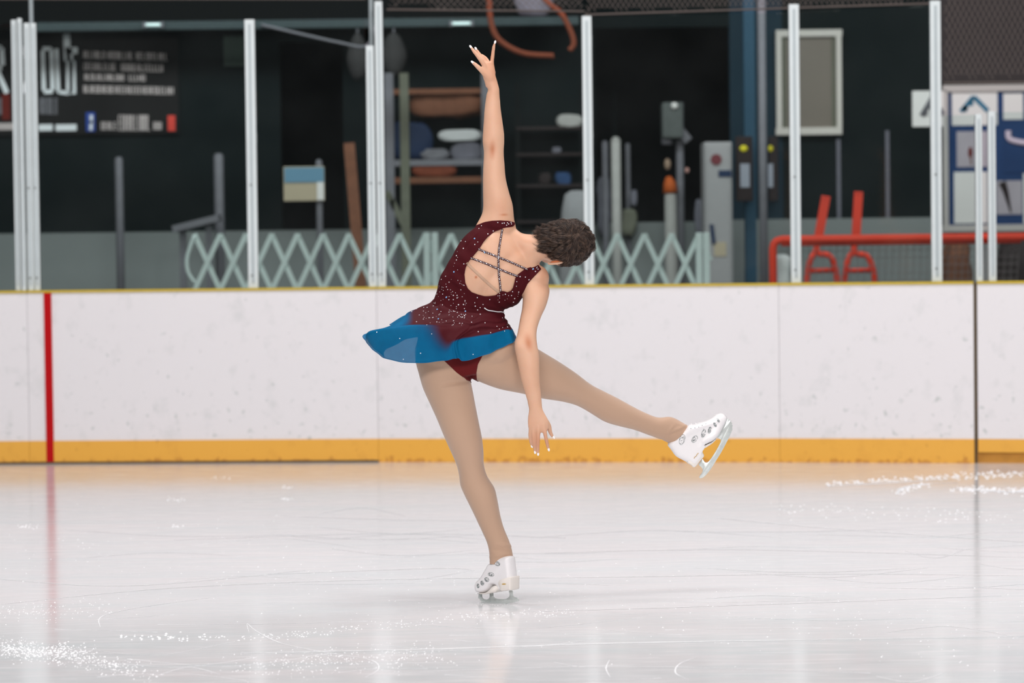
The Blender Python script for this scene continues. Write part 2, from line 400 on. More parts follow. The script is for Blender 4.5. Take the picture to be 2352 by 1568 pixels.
# back wall with two dark openings
def X(px, Y=YB): return at(px, 545, Y).x
def Z(py, px=1176, Y=YB): return at(px, py, Y).z
doorA = (X(648), X(792), Z(95, 720)); doorB = (X(1369), X(1680), Z(62, 1520))
wb = empty('wall_lobby', (0, YB, ZF), 'dark lobby wall behind the rink glass', kind='structure')
xs = [-12, doorA[0], doorA[1], doorB[0], doorB[1], 12]
MB().box((xs[0], YB, ZF), (xs[1], YB+0.15, 4.6)).build('wall_section', M['lobby_wall'], wb)
MB().box((xs[2], YB, ZF), (xs[3], YB+0.15, 4.6)).build('wall_section', M['lobby_wall'], wb)
MB().box((xs[1], YB, doorA[2]), (xs[2], YB+0.15, 4.6)).build('lintel', M['lobby_wall'], wb)
MB().box((xs[3], YB, doorB[2]), (xs[4], YB+0.15, 4.6)).build('lintel', M['lobby_wall'], wb)
MB().box((xs[4], YB, ZF), (X(1800), YB+0.15, 4.6)).build('blue_wall_section', M['lobby_blue'], wb)
MB().box((X(1800), YB, ZF), (xs[5], YB+0.15, 4.6)).build('wall_section', M['lobby_wall'], wb)
zl = Z(527, 800)
MB().box((-12, YB-0.06, ZF), (doorB[0]+0.0, YB, zl)).build('wainscot', M['lobby_low'], wb)
MB().box((doorB[0], YB-0.06, ZF), (doorB[1], YB, Z(510, 1500))).build('half_wall', M['lobby_low'], wb)
MB().box((doorB[1], YB-0.06, ZF), (X(2160), YB, Z(503, 1800))).build('wainscot', M['lobby_low'], wb)
MB().box((X(2160), YB-0.06, ZF), (12, YB, Z(530, 2200))).build('wainscot', M['lobby_low'], wb)
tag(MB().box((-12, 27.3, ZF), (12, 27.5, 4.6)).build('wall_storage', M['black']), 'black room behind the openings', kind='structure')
for x in (-12, 11.8):
    tag(MB().box((x, 19.9, ZF), (x+0.2, 27.3, 4.6)).build('wall_side', M['lobby_wall']), 'lobby end wall', kind='structure')
# brown-grey upper wall over the notice board
MB().box((X(2150), YB-0.05, Z(190, 2250)), (12, YB-0.001, 4.6)).build('upper_panel', mat('upper_wall_brown', srgb(66, 60, 60), 0.8, noise=0.15), wb)

tag(MB().box((-12, 23.3, Z(47, 700, 23.3)), (X(1345, 23.3), YB, 4.6)).build('added_soffit_1', M['black']), 'black soffit added to darken the upper left lobby wall', kind='structure')  # black box added to keep the upper wall dark
# strip beam with two small lamps
e = empty('ceiling_beam', tuple(P(700, 57, 22.5)), 'long dim grey beam running across behind the pane tops', 'beam')
MB().box((X(90, 22.5), 22.45, Z(66, 700, 22.5)), (X(1335, 22.5), 22.55, Z(46, 700, 22.5)), 0.01).build('beam', mat('beam_grey', srgb(62, 72, 74), 0.7, noise=0.2), e)
lamp_m = mat('lamp_tube', (0.8, 0.9, 0.9), 0.5); lamp_m.node_tree.nodes['Principled BSDF'].inputs['Emission Color'].default_value = (0.6, 0.85, 0.82, 1); lamp_m.node_tree.nodes['Principled BSDF'].inputs['Emission Strength'].default_value = 0.45
for x0, x1, y, lab in ((332, 372, 57, 'small pale tube lamp on the beam above the banner'), (1036, 1084, 54, 'small pale tube lamp on the beam left of the raised fingers')):
    q = P((x0+x1)/2, y, 22.4); hw = (x1-x0)/2/305
    e = empty('tube_lamp', (q.x, 22.4, q.z), lab, 'lamp')
    MB().tube([(q.x-hw, 22.4, q.z), (q.x+hw, 22.4, q.z)], 0.013, 10).build('tube', lamp_m, e, True)
    for sgn in (-1, 1): MB().box((q.x+sgn*hw-0.01, 22.385, q.z-0.02), (q.x+sgn*hw+0.01, 22.45, q.z+0.02)).build('holder', M['steel'], e)

# ------------------------------------------------------------------ banner
def flat(name, x0, y0, x1, y1, Y, m, parent, t=0.006, bev=0.0):
    a = at(x0, y0, Y); b = at(x1, y1, Y)
    return MB().box((a.x, Y-t, b.z), (b.x, Y, a.z), bev).build(name, m, parent)
YN = YB-0.03
q = P(100, 300, YN)
ban = empty('banner', (q.x, YN, q.z), 'black advertising banner with tall white letters and grey text rows', 'banner')
flat('banner_sheet', -420, 95, 412, 306, YN, M['banner'], ban, 0.012)
flat('tall_letter_backing', 60, 70, 186, 222, YN-0.004, M['banner'], ban, 0.012)
def strokes(name, segs, wpx, m, parent, Y, sc=1.0):
    mb = MB()
    for (x0, y0, x1, y1) in segs: mb.bar(at(x0, y0, Y), at(x1, y1, Y), wpx/(F/Y), 0.006)
    return mb.build(name, m, parent)
YL = YN-0.022
strokes('letter_r', [(-24,108,-24,212),(-24,110,4,110),(4,110,6,150),(-24,158,4,156),(-8,158,16,214)], 11, M['txt_white'], ban, YL)
strokes('letter_k', [(34,108,34,212),(36,160,58,108),(36,160,60,212)], 10, M['txt_white'], ban, YL)
strokes('letter_o', [(98,116,101,208),(118,112,121,206),(98,112,118,112),(101,211,121,210)], 9, M['txt_white'], ban, YL)
strokes('letter_u', [(130,112,134,212),(134,211,158,214)], 8, M['txt_white'], ban, YL)
strokes('letter_t', [(153,78,155,140),(160,112,160,214),(166,140,167,216),(150,116,178,116)], 15, M['txt_white'], ban, YL)
# rows of small print: unreadable in the photo, built as rows of fine letter strokes
def smallprint(name, x0, y0, x1, y1, slope, m, parent, seed, gaps=()):
    r = random.Random(seed); mb = MB(); x = x0; h = y1-y0
    while x < x1-4:
        wl = r.uniform(6, 8.5)
        if any(a <= x <= b for a, b in gaps): x += 5; continue
        dy = slope*(x-x0)
        k = r.randint(0, 3)
        segs = [(x+1, y0, x+1, y1)]
        if k in (0, 1): segs.append((x+wl-2, y0, x+wl-2, y1))
        if k in (0, 2): segs.append((x+1, y0+1, x+wl-2, y0+1))
        if k in (1, 2): segs.append((x+1, (y0+y1)/2, x+wl-2, (y0+y1)/2))
        if k in (0, 2, 3): segs.append((x+1, y1-1, x+wl-2, y1-1))
        for (a, b, c, d) in segs: mb.bar(at(a, b+dy, YL), at(c, d+dy, YL), 2.6/(F/YL), 0.004)
        x += wl
    return tag(mb.build(name, m, parent), kind='stuff')
smallprint('text_row', 192, 117, 386, 134, 0.03, M['txt'], ban, 1, [(240, 246), (300, 308)])
smallprint('text_row', 192, 143, 373, 160, 0.03, M['txt'], ban, 2, [(264, 274)])
smallprint('text_row', 194, 169, 335, 184, 0.02, M['txt'], ban, 3, [(284, 292)])
smallprint('text_row', 192, 196, 398, 213, 0.02, M['txt'], ban, 4)
smallprint('text_row', 272, 264, 350, 300, 0.0, M['txt'], ban, 5)
smallprint('text_row', 232, 280, 270, 298, 0.0, M['txt'], ban, 6)
smallprint('text_row', 352, 280, 370, 298, 0.0, M['txt'], ban, 7)
smallprint('text_row', 84, 224, 134, 262, 0.02, M['steel'], ban, 8)
smallprint('text_row', -60, 224, 20, 262, 0.02, M['steel'], ban, 18)
flat('white_bar', -100, 284, 38, 298, YL, M['txt'], ban); flat('white_bar', 80, 286, 121, 300, YL, M['txt_white'], ban); flat('white_bar', 128, 286, 176, 300, YL, M['txt_white'], ban)
flat('dark_red_block', 4, 216, 24, 275, YL, M['txt_dred'], ban)
flat('red_square', 385, 265, 403, 301, YL, M['txt_red'], ban, bev=0.004)
bs = flat('blue_square', 197, 258, 219, 302, YL, M['txt_blue'], ban, bev=0.003)
strokes('pale_mark', [(210, 264, 209, 299), (206, 280, 214, 280)], 7, M['txt_white'], bs, YL-0.01)

# posters, posts, rails on the lobby side
e = empty('poster', tuple(P(536, 152, YN)), 'dim green-grey poster at the top of the wall beside the second post', 'poster')
flat('sheet', 513, 82, 562, 152, YN, mat('poster_green', srgb(72, 84, 78), 0.8, noise=0.2), e)
def slim_post(px0, px1, ytop, Y, lab, m='steel', name='barrier_post'):
    p = P((px0+px1)/2, 520, Y); s = F/Y; r = (px1-px0)/2/s
    e = empty(name, (p.x, Y, ZF), lab, 'post')
    zt = Z(ytop, (px0+px1)/2, Y)
    MB().tube([(p.x, Y, ZF+0.012), (p.x, Y, zt-0.02), (p.x, Y, zt)], [r, r, r*0.6], 12).build('tube', M[m], e, True)
    MB().tube([(p.x, Y, ZF), (p.x, Y, ZF+0.014)], r*2.4, 16).build('base_plate', M[m], e)
    return e
slim_post(266, 285, 360, 23.0, 'slim grey barrier post below the banner')
slim_post(493, 516, 352, 23.0, 'slim grey barrier post left of the second glass post')
slim_post(727, 742, 366, 22.6, 'slim grey post behind the small blue and beige sign')
e = empty('bench', tuple(P(465, 540, 23.0)), 'low grey sloping bench end beside the slim grey post', 'bench')
MB().bar(P(400, 526, 22.7), P(505, 500, 22.7), 0.05, 0.25).build('seat', M['steel'], e)
MB().bar(P(420, 528, 22.7), (P(420, 528, 22.7).x, 22.7, ZF), 0.05).build('leg', M['steel'], e)
MB().bar(P(480, 512, 22.7), (P(480, 512, 22.7).x, 22.7, ZF), 0.05).build('leg', M['steel'], e)
e = empty('sign', tuple(P(698, 460, 22.5)), 'small sign, blue over beige, fixed to a slim grey post in the doorway', 'sign')
flat('board', 651, 383, 746, 461, 22.578, M['beige'], e, 0.02, 0.005)
flat('blue_band', 653, 385, 744, 418, 22.556, M['skyblue'], e, 0.004)
flat('pale_band', 728, 418, 744, 459, 22.556, M['paper'], e, 0.004)
e = empty('plank', tuple(P(845, 640, 22.6)), 'brown wooden plank leaning beside the post pair left of the skater', 'plank')
MB().bar(P(802, 330, 22.8), (P(846, 520, 22.3).x, 22.3, ZF+0.01), 0.075, 0.03, 0.004).build('board', M['wood'], e)
# diagonal cable seen through the second pane
mb = MB().tube(catmull([P(600, 57, 22.44), P(690, 78, 22.44), P(780, 98, 22.44), P(842, 106, 22.44), P(860, 60, 22.44)], 6), 0.011, 6)
tagged(mb.build('cable', M['steel'], None, True), 'thin grey cable slanting down across the top of the doorway pane', 'cable')
# pale hanging bags beside post pair
for (cx, cy, rx, ry, lab) in ((822, 130, 26, 55, 'pale grey bag hanging left of the tall post pair'), (905, 125, 30, 50, 'pale grey bag hanging right of the tall post pair')):
    p = P(cx, cy, 23.4); s = F/23.4
    mb = MB().ball(p, (rx/s, 0.09, ry/s), 16, 12)
    for i, v in enumerate(mb.v):
        v = Vector(v); n = mnoise.noise(v*6)*0.02; k = 1-0.3*max(0, (v.z-p.z)/(ry/s)); mb.v[i] = ((v.x-p.x)*k+p.x+n, v.y, v.z)
    e = empty('hanging_bag', tuple(p), lab, 'bag')
    mb.build('sack', mat('bag_dim', srgb(66, 64, 64), 0.9, noise=0.2), e, True)
    MB().tube([(p.x, p.y, p.z+ry/s*0.95), (p.x, p.y, 4.6)], 0.008, 6).build('cord', M['steel'], e)

# storage rack behind pane three
YR = 23.3
rk = empty('storage_rack', tuple(P(1000, 520, YR)), 'storage rack with an olive upright and brown shelves behind the raised arm', 'rack')
for px in (931, 1118, 896):
    p = P(px, 400, YR)
    MB().box((p.x-0.035, YR-0.03, ZF), (p.x+0.035, YR+0.03, Z(168, px, YR)), 0.004).build('upright', M['olive'] if px == 931 else M['steel'], rk)
for (x0, x1, y, m, h) in ((885, 1125, 205, 'wood', 6), (885, 1125, 368, 'steel', 7), (885, 1125, 408, 'wood', 7)):
    a = P(x0, y, YR); b = P(x1, y+h*1.6, YR)
    MB().box((a.x, YR-0.02, b.z), (b.x, YR+0.45, a.z), 0.003).build('shelf', M[m], rk)
MB().bar(P(888, 440, YR-0.02), P(930, 520, YR-0.02), 0.05, 0.02).build('brace', M['olive'], rk)
def soft_box(name, x0, y0, x1, y1, Y, m, lab, cat, depth=0.2, amp=0.012, lid=None):
    a = P(x0, y0, Y); b = P(x1, y1, Y)
    if y1 >= 600: b.z = ZF + amp*0.6
    bm = bmesh.new(); bmesh.ops.create_cube(bm, size=1)
    bmesh.ops.subdivide_edges(bm, edges=bm.edges[:], cuts=5, use_grid_fill=True)
    for v in bm.verts:
        c = v.co.copy(); k = 1-0.18*(abs(c.x)*2)**4*(abs(c.z)*2)**2
        v.co = Vector(((a.x+b.x)/2 + c.x*(b.x-a.x)*k, Y + depth/2 + c.y*depth*k, (a.z+b.z)/2 + c.z*(a.z-b.z)*k))
        v.co += mnoise.noise_vector(v.co*7)*amp
    bm.verts.index_update()
    e = empty(name, ((a.x+b.x)/2, Y+depth/2, b.z), lab, cat)
    mk('shell', [v.co.copy() for v in bm.verts], [[v.index for v in f.verts] for f in bm.faces], M[m], e, True); bm.free()
    if lid: flat('label_patch', *lid, Y-0.012, M['steel'], e, 0.004)
    return e
soft_box('sack', 940, 216, 1112, 264, YR+0.02, 'wood', 'flat brown sack sagging under the top shelf of the rack', 'sack', 0.3, 0.03)
soft_box('carton', 1006, 298, 1106, 323, YR+0.0, 'white_plastic', 'long white carton on the rack, left of the raised forearm', 'carton', 0.25, 0.006)
soft_box('duffel_bag', 888, 280, 990, 366, YR+0.03, 'dark_blue', 'dim blue-grey duffel bag on the rack behind the olive upright', 'bag', 0.3, 0.03)
soft_box('duffel_bag', 1036, 330, 1108, 366, YR+0.03, 'cloth_grey', 'lumpy grey bag on the rack under the long white carton', 'bag', 0.3, 0.02)
soft_box('duffel_bag', 965, 342, 1032, 366, YR+0.03, 'steel', 'flat grey bag on the rack left of the lumpy one', 'bag', 0.3, 0.015)
soft_box('crate', 946, 376, 1048, 405, YR-0.01, 'rust', 'orange-brown crate on the lower shelf of the rack', 'crate', 0.3, 0.006)
# second rack at the right of pane three
rk2 = empty('shelf_unit', tuple(P(1260, 520, 23.6)), 'dark shelf unit between the raised arm and the post above the head', 'shelf')
for px in (1190, 1338): 
    p = P(px, 400, 23.6); MB().box((p.x-0.02, 23.57, ZF), (p.x+0.02, 23.63, Z(190, px, 23.6))).build('upright', M['black'], rk2)
for y in (292, 352, 424, 506):
    a = P(1185, y, 23.6); b = P(1342, y+5, 23.6); MB().box((a.x, 23.55, b.z), (b.x, 23.95, a.z)).build('shelf', M['box_dark'], rk2)
soft_box('carton', 1279, 262, 1338, 290, 23.55, 'pale_steel', 'pale rounded carton on the top of the dark shelf unit', 'carton', 0.2, 0.01)
soft_box('pouch', 1268, 337, 1290, 351, 23.55, 'cloth_grey', 'tiny grey pouch on the second shelf of the dark unit', 'pouch', 0.1, 0.006)
soft_box('folded_jacket', 1276, 396, 1312, 423, 23.55, 'blue_cloth', 'small blue folded jacket on the dark shelf unit', 'clothing', 0.2, 0.015)
soft_box('pouch', 1236, 398, 1264, 423, 23.55, 'box_dark', 'dark pouch left of the blue jacket on the shelf unit', 'pouch', 0.1, 0.01)
soft_box('grey_bin', 1284, 438, 1368, 640, 22.3, 'bag_pale', 'pale grey rounded bin partly hidden by the skater\'s head', 'bin', 0.4, 0.008)

# orange-brown hoses behind the net; their lower arc shapes a reflection in the glass
for pts, lab, r in (([(1122, -60), (1124, 10), (1130, 60), (1150, 95), (1200, 122), (1262, 128), (1272, 128)], 'rust-brown hose above the raised hand, its loop imitating an arc reflected in the glass', 0.022),
                    ([(1210, -60), (1252, 0), (1288, 30), (1310, 70), (1318, 100), (1308, 116)], 'rust-brown hose end hanging right of the loop', 0.021)):
    pp = catmull([P(x, y, 22.2) for x, y in pts], 6)
    tagged(MB().tube(pp, r, 10).build('hose', M['rust'], None, True), lab, 'hose')
soft_box('ceiling_duct', 1180, -60, 1268, 34, 22.6, 'cloth_grey', 'crumpled pale grey duct at the frame top between the two hose ends', 'duct', 0.3, 0.03)

# ------------------------------------------------------------------ behind pane four
def pipe(px0, px1, y0, Y, m, lab, name='pole', ybot=None):
    p = P((px0+px1)/2, 400, Y); r = (px1-px0)/2/(F/Y)
    zb = ZF if ybot is None else Z(ybot, px0, Y)
    e = empty(name, (p.x, Y, zb), lab, 'pole')
    MB().tube([(p.x, Y, zb), (p.x, Y, Z(y0, px0, Y))], r, 12).build('tube', M[m], e, True)
    MB().ball((p.x, Y, Z(y0, px0, Y)), r*1.05, 10, 6).build('cap', M[m], e, True)
    return e
pipe(1404, 1426, 325, 23.2, 'pale_steel', 'pale thick pole standing at the left of the large dark opening')
pipe(1383, 1397, 330, 23.7, 'steel', 'short dim pole left of the pale thick pole')
pipe(1437, 1448, 334, 23.9, 'steel', 'thin dim pole right of the pale thick pole')
pipe(1408, 1417, 215, 25.5, 'lobby_wall', 'very dim tall pole deep in the large dark opening')
soft_box('bag', 1372, 408, 1402, 540, 23.75, 'cloth_grey', 'grey-violet bag stack standing left of the pale thick pole', 'bag', 0.3, 0.03)
soft_box('bucket', 1448, 436, 1464, 472, 23.75, 'cloth_grey', 'small grey bucket on the ledge right of the thin dim pole', 'bucket', 0.15, 0.01)
soft_box('bucket', 1428, 480, 1462, 540, 23.72, 'olive', 'olive bucket low beside the pale thick pole', 'bucket', 0.2, 0.02)
# upright machine with orange guard
mc = empty('drill_press', tuple(P(1545, 520, 23.6)), 'grey upright machine with an orange guard in the dark opening', 'machine')
YM = 23.6
a = P(1519, 236, YM); b = P(1568, 318, YM)
MB().box((a.x, YM-0.1, b.z), (b.x, YM+0.14, a.z), 0.02).build('head', mat('machine_grey', srgb(92, 96, 94), 0.6, noise=0.2), mc)
MB().ball(P(1549, 243, YM-0.11), 0.028, 10, 8).build('dial', M['paper'], mc, True)
p = P(1562, 400, YM+0.05); MB().tube([(p.x, YM+0.05, ZF), (p.x, YM+0.05, Z(235, 1560, YM))], 0.032, 12).build('column', M['steel'], mc, True)
MB().bar(P(1562, 300, YM), P(1580, 322, YM), 0.05, 0.05, 0.01).build('crank', M['steel'], mc)
MB().tube([P(1532, 318, YM), P(1532, 332, YM)], 0.045, 12).build('chuck', M['steel'], mc, True)
MB().ball(P(1533, 377, YM-0.03), (0.026, 0.026, 0.045), 10, 8).build('handle', mat('handle_tan', srgb(168, 142, 122), 0.6), mc, True)
MB().ball(P(1578, 391, YM-0.03), (0.016, 0.016, 0.022), 10, 8).build('knob', mat('knob_pink', srgb(222, 170, 160), 0.6), mc, True)
MB().tube([P(1540, 442, YM-0.04), P(1538, 420, YM-0.04), P(1535, 405, YM-0.04)], [0.062, 0.048, 0.02], 12).build('guard', M['orange'], mc, True)
MB().tube([(P(1543, 500, YM-0.04).x, YM-0.04, ZF), P(1540, 444, YM-0.04)], [0.06, 0.046], 14).build('pedestal', M['pale_steel'], mc, True)
# cabinet
cb = empty('cabinet', tuple(P(1650, 520, 22.9)), 'tall pale grey cabinet with a maroon sticker and dark label', 'cabinet')
a = P(1617, 326, 22.9); b = P(1681, 326, 22.9)
MB().box((a.x, 22.9, ZF), (b.x, 23.3, a.z), 0.012).build('body', M['cabinet'], cb)
MB().box((a.x+0.02, 22.888, ZF+0.1), (b.x-0.02, 22.9, a.z-0.03), 0.003).build('door', M['cabinet'], cb)
p = P(1645, 366, 22.88); MB().tube([(p.x, 22.878, p.z), (p.x, 22.888, p.z)], 0.042, 20).build('sticker', M['maroon'], cb)
flat('dark_label', 1650, 391, 1680, 406, 22.886, M['dark_blue'], cb, 0.004)
flat('tan_label', 1640, 556, 1668, 588, 22.886, M['beige'], cb, 0.004)
MB().bar(P(1634, 515, 22.88), P(1640, 560, 22.88), 0.03, 0.01).build('handle', M['dark_blue'], cb)
soft_box('paper_stack', 1597, 458, 1617, 540, 23.3, 'cloth_grey', 'small pinkish-grey stack on the ledge left of the tall cabinet', 'stack', 0.15, 0.01)
pipe(1743, 1762, -40, 22.4, 'steel', 'blue-grey vertical pipe left of the framed window', 'pipe')
tagged(MB().box((X(1712, 23.2), 23.2, ZF), (X(1738, 23.2), 23.3, 4.6), 0.005).build('column', mat('column_blue', srgb(52, 82, 102), 0.7, noise=0.1)), 'flat dark blue column between the cabinet and the blue-grey pipe', 'column')
for x0, x1, lab in ((1688, 1728, 'dark wall box with a yellow cap and grey label left of the blue-grey pipe'), (1764, 1786, 'narrower dark wall box with a yellow cap right of the blue-grey pipe')):
    Yk = 23.1 if x0 < 1700 else 23.9
    e = empty('wall_box', tuple(P((x0+x1)/2, 470, Yk)), lab, 'box')
    flat('case', x0, 314, x1, 462, Yk, M['box_dark'], e, 0.08, 0.008)
    q = P(x0+(20 if x0 < 1700 else 6), 341, Yk-0.085); MB().ball(q, (0.032 if x0 < 1700 else 0.02, 0.012, 0.026), 12, 8).build('cap', M['yellow'], e, True)
    a_, b_ = (1700, 1722) if x0 < 1700 else (1764, 1776)
    flat('label_strip', a_, 376, b_, 430, Yk-0.082, M['label_grey'], e, 0.004)

# framed window on the lobby wall
wn = empty('window_1', tuple(P(1857, 308, YN)), 'pale framed interior window with taupe pane', kind='structure')
for (n_, x0, y0, x1, y1) in (('frame', 1781, 70, 1933, 84), ('frame', 1781, 294, 1933, 309), ('frame', 1781, 84, 1796, 294), ('frame', 1919, 84, 1933, 294)):
    flat(n_, x0, y0, x1, y1, YN, M['win_frame'], wn, 0.05, 0.004)
flat('pane', 1794, 82, 1921, 297, YN, M['win_pane'], wn, 0.01)
flat('inner_sash', 1796, 84, 1806, 294, YN-0.012, M['olive'], wn, 0.012); flat('inner_sash', 1910, 84, 1919, 294, YN-0.012, M['olive'], wn, 0.012)
for px, y0, lab in ((1926, 320, 'thin dim vertical strip below the framed window'), (2038, 300, 'thin dim vertical strip midway between window and notice board')):
    tagged(MB().box((X(px)-0.012, YB-0.03, zl), (X(px)+0.018, YB-0.001, Z(y0, px))).build('wall_strip', M['cloth_grey']), lab, 'strip')

# ------------------------------------------------------------------ notice board with papers
YQ = YB-0.08
nb = empty('notice_board', tuple(P(2290, 528, YQ)), 'large blue notice board in a pale frame behind the gate', 'notice board')
flat('panel', 2168, 198, 2560, 526, YQ, M['notice_blue'], nb, 0.02)
for (x0, y0, x1, y1) in ((2164, 196, 2560, 207), (2164, 517, 2560, 528), (2164, 207, 2178, 517), (2545, 207, 2560, 517)):
    flat('frame', x0, y0, x1, y1, YQ-0.01, M['notice_frame'], nb, 0.04, 0.004)
def sheet(x0, y0, x1, y1, m, lab, cat='paper', extra=None, name='sheet'):
    e = empty(name, tuple(P((x0+x1)/2, y1, YQ-0.03)), lab, cat)
    o = flat('paper_sheet', x0, y0, x1, y1, YQ-0.022, M[m], e, 0.006, 0.001)
    return e
def mountain(e, cx, cy, s, m, Y, squash=1.0):
    seg = [(-36, 26, -2, -14), (-2, -14, 36, 24), (-10, -4, -8, 10), (-24, 14, -26, 26), (-30, 20, -20, 12)]
    mb = MB()
    for (x0, y0, x1, y1) in seg: mb.bar(at(cx+x0*s*squash, cy+y0*s, Y), at(cx+x1*s*squash, cy+y1*s, Y), 12*s/(F/Y), 0.004)
    mb.build('mountain_emblem', m, e)
e = sheet(2186, 208, 2291, 287, 'paper', 'white sign with a blue mountain peak emblem at the board\'s top left', 'sign', name='sign'); mountain(e, 2238, 234, 0.86, M['mount_blue'], YQ-0.032)
YZ = 23.0  # sheet and stand added for the double of the peak sign in the glass
e = empty('sign', tuple(P(2125, 290, YZ)), 'added white sheet imitating the peak sign doubled in the glass, left of the tall post', 'sign')
flat('paper_sheet', 2095, 209, 2166, 290, YZ, M['paper'], e, 0.006); mountain(e, 2142, 240, 1.0, M['steel'], YZ-0.01, 0.7)
MB().tube([(P(2150, 209, YZ).x, YZ+0.01, ZF), (P(2150, 209, YZ).x, YZ+0.01, Z(215, 2150, YZ))], 0.012, 8).build('added_stand', M['steel'], e)
e = sheet(2197, 302, 2268, 383, 'photo', 'small photo with a dark red figure, under the peak sign', 'photo', name='photo')
MB().ball(P(2229, 350, YQ-0.032), (0.018, 0.004, 0.045), 10, 8).build('red_figure', M['txt_dred'], e)
MB().bar(P(2229, 355, YQ-0.032), P(2231, 378, YQ-0.032), 0.012, 0.004).build('figure_leg', M['wood'], e)
sheet(2191, 395, 2268, 512, 'paper', 'blank white sheet at the lower left of the notice board')
sheet(2304, 215, 2350, 274, 'paper', 'small white sheet at the top of the board right of the peak sign')
e = sheet(2288, 415, 2348, 492, 'photo', 'photo of a dark slanting figure at the lower right of the board', 'photo', name='photo')
MB().tube([P(2302, 418, YQ-0.032), P(2310, 440, YQ-0.032), P(2322, 488, YQ-0.032)], [0.03, 0.022, 0.006], 8).build('dark_figure', M['box_dark'], e)
sheet(2350, 398, 2420, 512, 'paper', 'white sheet cut by the right frame edge, low on the board')
e = sheet(2305, 290, 2440, 395, 'notice_blue', 'blue poster with a pale pink curved swoosh at the right frame edge', 'poster', name='poster')
MB().tube(catmull([P(2316, 300, YQ-0.035), P(2318, 318, YQ-0.035), P(2340, 326, YQ-0.035), P(2400, 334, YQ-0.035)], 5), 0.024, 8).build('swoosh', mat('swoosh_pink', srgb(240, 215, 232), 0.6), e, True)

# ------------------------------------------------------------------ folding lattice gate
YG = 21.0
lg = empty('lattice_gate', tuple(Vector((P(1020, 545, YG).x, YG, ZF))), 'white folding lattice gate stretched across behind the boards', 'gate')
peaks = list(np.linspace(447, 860, 8)) + list(np.linspace(918, 918+59*2, 3)) + list(np.linspace(1105, 1605, 9))
for i, px in enumerate(peaks):
    for sgn in (-1, 1):
        x1 = px + sgn*124
        if x1 < 428 or x1 > 1632:
            lim = 428 if sgn < 0 else 1632; k = (lim-px)/(x1-px); 
            if k < 0.2: continue
        else: k = 1
        p = P(px, 538, YG + sgn*0.012); q = P(px+(x1-px)*k, 538+270*k, YG + sgn*0.012)
        MB().bar(p, q, 0.030, 0.008, 0.002).build('lattice_bar', M['lattice'], lg)
for (a_, b_) in ((972, 988), (991, 1006), (1598, 1612), (1614, 1630)):
    p = P((a_+b_)/2, 534, YG-0.03)
    MB().box((p.x-0.022, YG-0.05, ZF), (p.x+0.022, YG-0.02, p.z), 0.004).build('upright', M['lattice'], lg)
mb = MB().tube(catmull([P(447, 540, YG-0.01), P(430, 590, YG-0.01), P(432, 625, YG-0.01), P(448, 650, YG-0.01)], 5), 0.014, 8); mb.build('end_loop', M['lattice'], lg, True)

# ------------------------------------------------------------------ hockey goal and red skating aids
YO = 20.3
gx0, gx1 = P(1775, 560, YO).x, P(1775, 560, YO).x + 1.86
gz = Z(548, 1960, YO)
goal = empty('hockey_goal', ((gx0+gx1)/2, YO, ZF), 'red tubular hockey goal frame behind the glass at the right', 'goal')
rc = 0.06
fr = [(gx0, YO, ZF), (gx0, YO, gz-rc)] + [(gx0+rc-rc*math.cos(a), YO, gz-rc+rc*math.sin(a)) for a in (0.5, 1.0)] + [(gx0+rc, YO, gz), (gx1-rc, YO, gz)] + [(gx1-rc+rc*math.sin(a), YO, gz-rc+rc*math.cos(a)) for a in (0.5, 1.0)] + [(gx1, YO, gz-rc), (gx1, YO, ZF)]
MB().tube(fr, 0.027, 14).build('front_frame', M['goal_red'], goal, True)
MB().tube([(gx0, YO, ZF+0.03), (gx0+0.12, YO+0.8, ZF+0.03), (gx1-0.12, YO+0.8, ZF+0.03), (gx1, YO, ZF+0.03)], 0.022, 10).build('base_frame', M['goal_red'], goal, True)
MB().tube([(gx0+0.1, YO+0.45, gz-0.03), ((gx0+gx1)/2, YO+0.5, gz-0.03), (gx1-0.1, YO+0.45, gz-0.03)], 0.018, 10).build('top_shelf_bar', M['goal_red'], goal, True)
mb = MB()
def netquad(A, B, C, D, nu, nv):     # A-B top, D-C bottom
    for i in range(nu+1):
        t = i/nu; mb.bar(A.lerp(B, t), D.lerp(C, t), 0.004, 0.004)
    for j in range(nv+1):
        t = j/nv; mb.bar(A.lerp(D, t), B.lerp(C, t), 0.004, 0.004)
V3 = Vector
netquad(V3((gx0, YO, gz)), V3((gx1, YO, gz)), V3((gx1-0.1, YO+0.5, gz-0.03)), V3((gx0+0.1, YO+0.5, gz-0.03)), 34, 9)
netquad(V3((gx0+0.1, YO+0.5, gz-0.03)), V3((gx1-0.1, YO+0.5, gz-0.03)), V3((gx1-0.12, YO+0.8, ZF+0.03)), V3((gx0+0.12, YO+0.8, ZF+0.03)), 34, 22)
tag(mb.build('netting', M['goal_net'], goal), kind='stuff')
